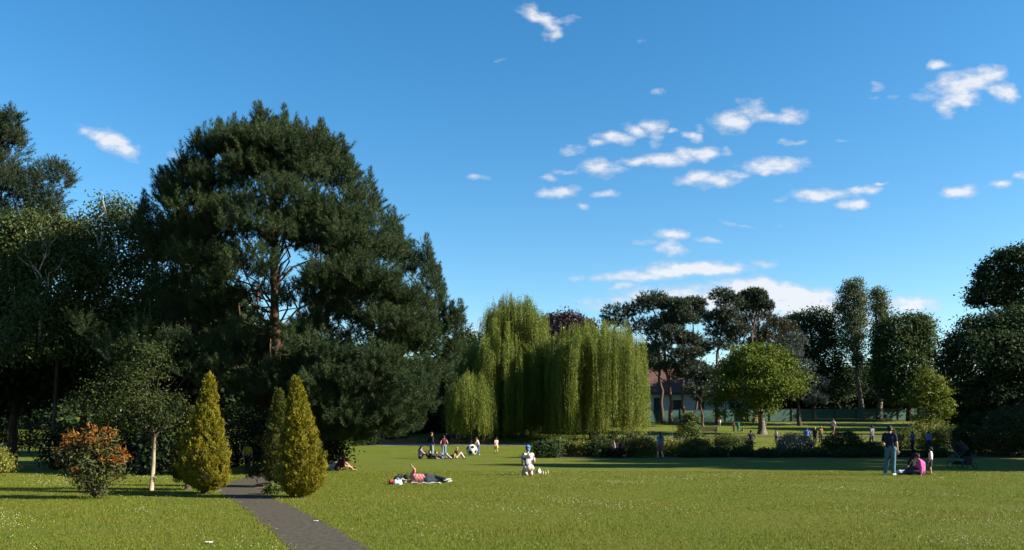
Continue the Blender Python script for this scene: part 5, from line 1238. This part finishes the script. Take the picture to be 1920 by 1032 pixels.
def scrap(name,label,cat,px,py,s,c,seed):
    rng=RS(seed); p=gpt(px,py); vs=[];fs=[]
    for j in range(5):
        for i in range(6): vs.append([(i/5-.5)*s*1.6,(j/4-.5)*s,.02+.25*s*abs(math.sin(i*1.3+j*.9+seed))])
    for j in range(4):
        for i in range(5): fs.append((j*6+i,j*6+i+1,(j+1)*6+i+1,(j+1)*6+i))
    o=obj(name,np_mesh(name,vs,np.array(fs),[cloth(c)],smooth=True),None,tuple(p)); o.modifiers.new('thick','SOLIDIFY').thickness=.004
    tag(o,label,cat)
scrap('paper_scrap','crumpled white paper scrap on the near left lawn','litter',391,1021,.065,(.75,.74,.62),1)
scrap('paper_scrap','small pale paper scrap at the right edge of the path','litter',592,980,.05,(.6,.62,.6),2)
scrap('paper_scrap','small yellowish scrap on the grass before the child in white','litter',1762,898,.10,(.4,.36,.13),3)

# ------------------------------------------------------------------ pushchair
def wheel(root,c,r,mt,mr):
    t=MB(); n=24; pts=[(c[0],c[1]+r*math.cos(a),c[2]+r*math.sin(a)) for a in np.linspace(0,2*math.pi,n+1)]
    wh=obj('wheel',MB().tube([(c[0]-.02,c[1],c[2]),(c[0]+.02,c[1],c[2])],.02,8).mesh('wheel',[mr]),root)
    obj('tyre',t.tube(pts,.016,6,0,False).mesh('tyre',[mt],True),wh)
    s=MB()
    for a in np.linspace(0,2*math.pi,6,endpoint=False): s.tube([c,(c[0],c[1]+r*math.cos(a),c[2]+r*math.sin(a))],.006,4)
    obj('rim',s.mesh('rim',[mr]),wh)
def pushchair():
    D=37.2; b=np.array([X(1803,D),D,G(0,D)]); root=empty('pushchair',b,R(200),'black pushchair with silver frame standing in the shade on the right','pushchair')
    mk=cloth((.012,.013,.018)); ms=rough_mat('silver_tube',(.12,.12,.13),(.18,.18,.2),4,.4,.02); mt=cloth((.02,.02,.02))
    fr=MB()
    for sx in(-.26,.26):
        fr.tube([(sx,.42,.12),(sx,.1,.5),(sx,-.25,.85),(sx,-.48,1.05)],.016,8); fr.tube([(sx,-.34,.14),(sx,.05,.52),(sx,.25,.62)],.016,8)
    fr.tube([(-.26,.1,.5),(.26,.1,.5)],.012,6); fr.tube([(-.26,-.34,.14),(.26,-.34,.14)],.012,6)
    obj('frame',fr.mesh('frame',[ms],True),root)
    obj('handle',MB().tube([(-.26,-.48,1.05),(-.2,-.52,1.08),(.2,-.52,1.08),(.26,-.48,1.05)],.022,8).mesh('handle',[mt],True),root)
    st=MB().box((0,.12,.47),(.42,.42,.08)).box((0,-.12,.72),(.42,.09,.5)).box((-.22,.08,.58),(.04,.36,.16)).box((.22,.08,.58),(.04,.36,.16)).box((0,.36,.3),(.36,.06,.3))
    obj('seat',st.mesh('seat',[mk]),root)
    cn=MB(); vs=[];fs=[]
    for i in range(9):
        a=-.35+i/8*1.75
        for j in range(9):
            x=-.24+.48*j/8; rr=.36+.06*math.cos((j/8-.5)*3)
            vs.append([x,-.16+rr*math.sin(a),.72+rr*math.cos(a)])
    for i in range(8):
        for j in range(8): fs.append((i*9+j,i*9+j+1,(i+1)*9+j+1,(i+1)*9+j))
    ho=obj('hood',np_mesh('hood',vs,np.array(fs),[mk],smooth=True),root); ho.modifiers.new('t','SOLIDIFY').thickness=.015
    obj('basket',MB().box((0,-.05,.25),(.4,.5,.14)).mesh('basket',[mk]),root)
    for sx in(-.28,.28): wheel(root,(sx,-.36,.15),.15,mt,ms); wheel(root,(sx,.44,.11),.11,mt,ms)
pushchair()
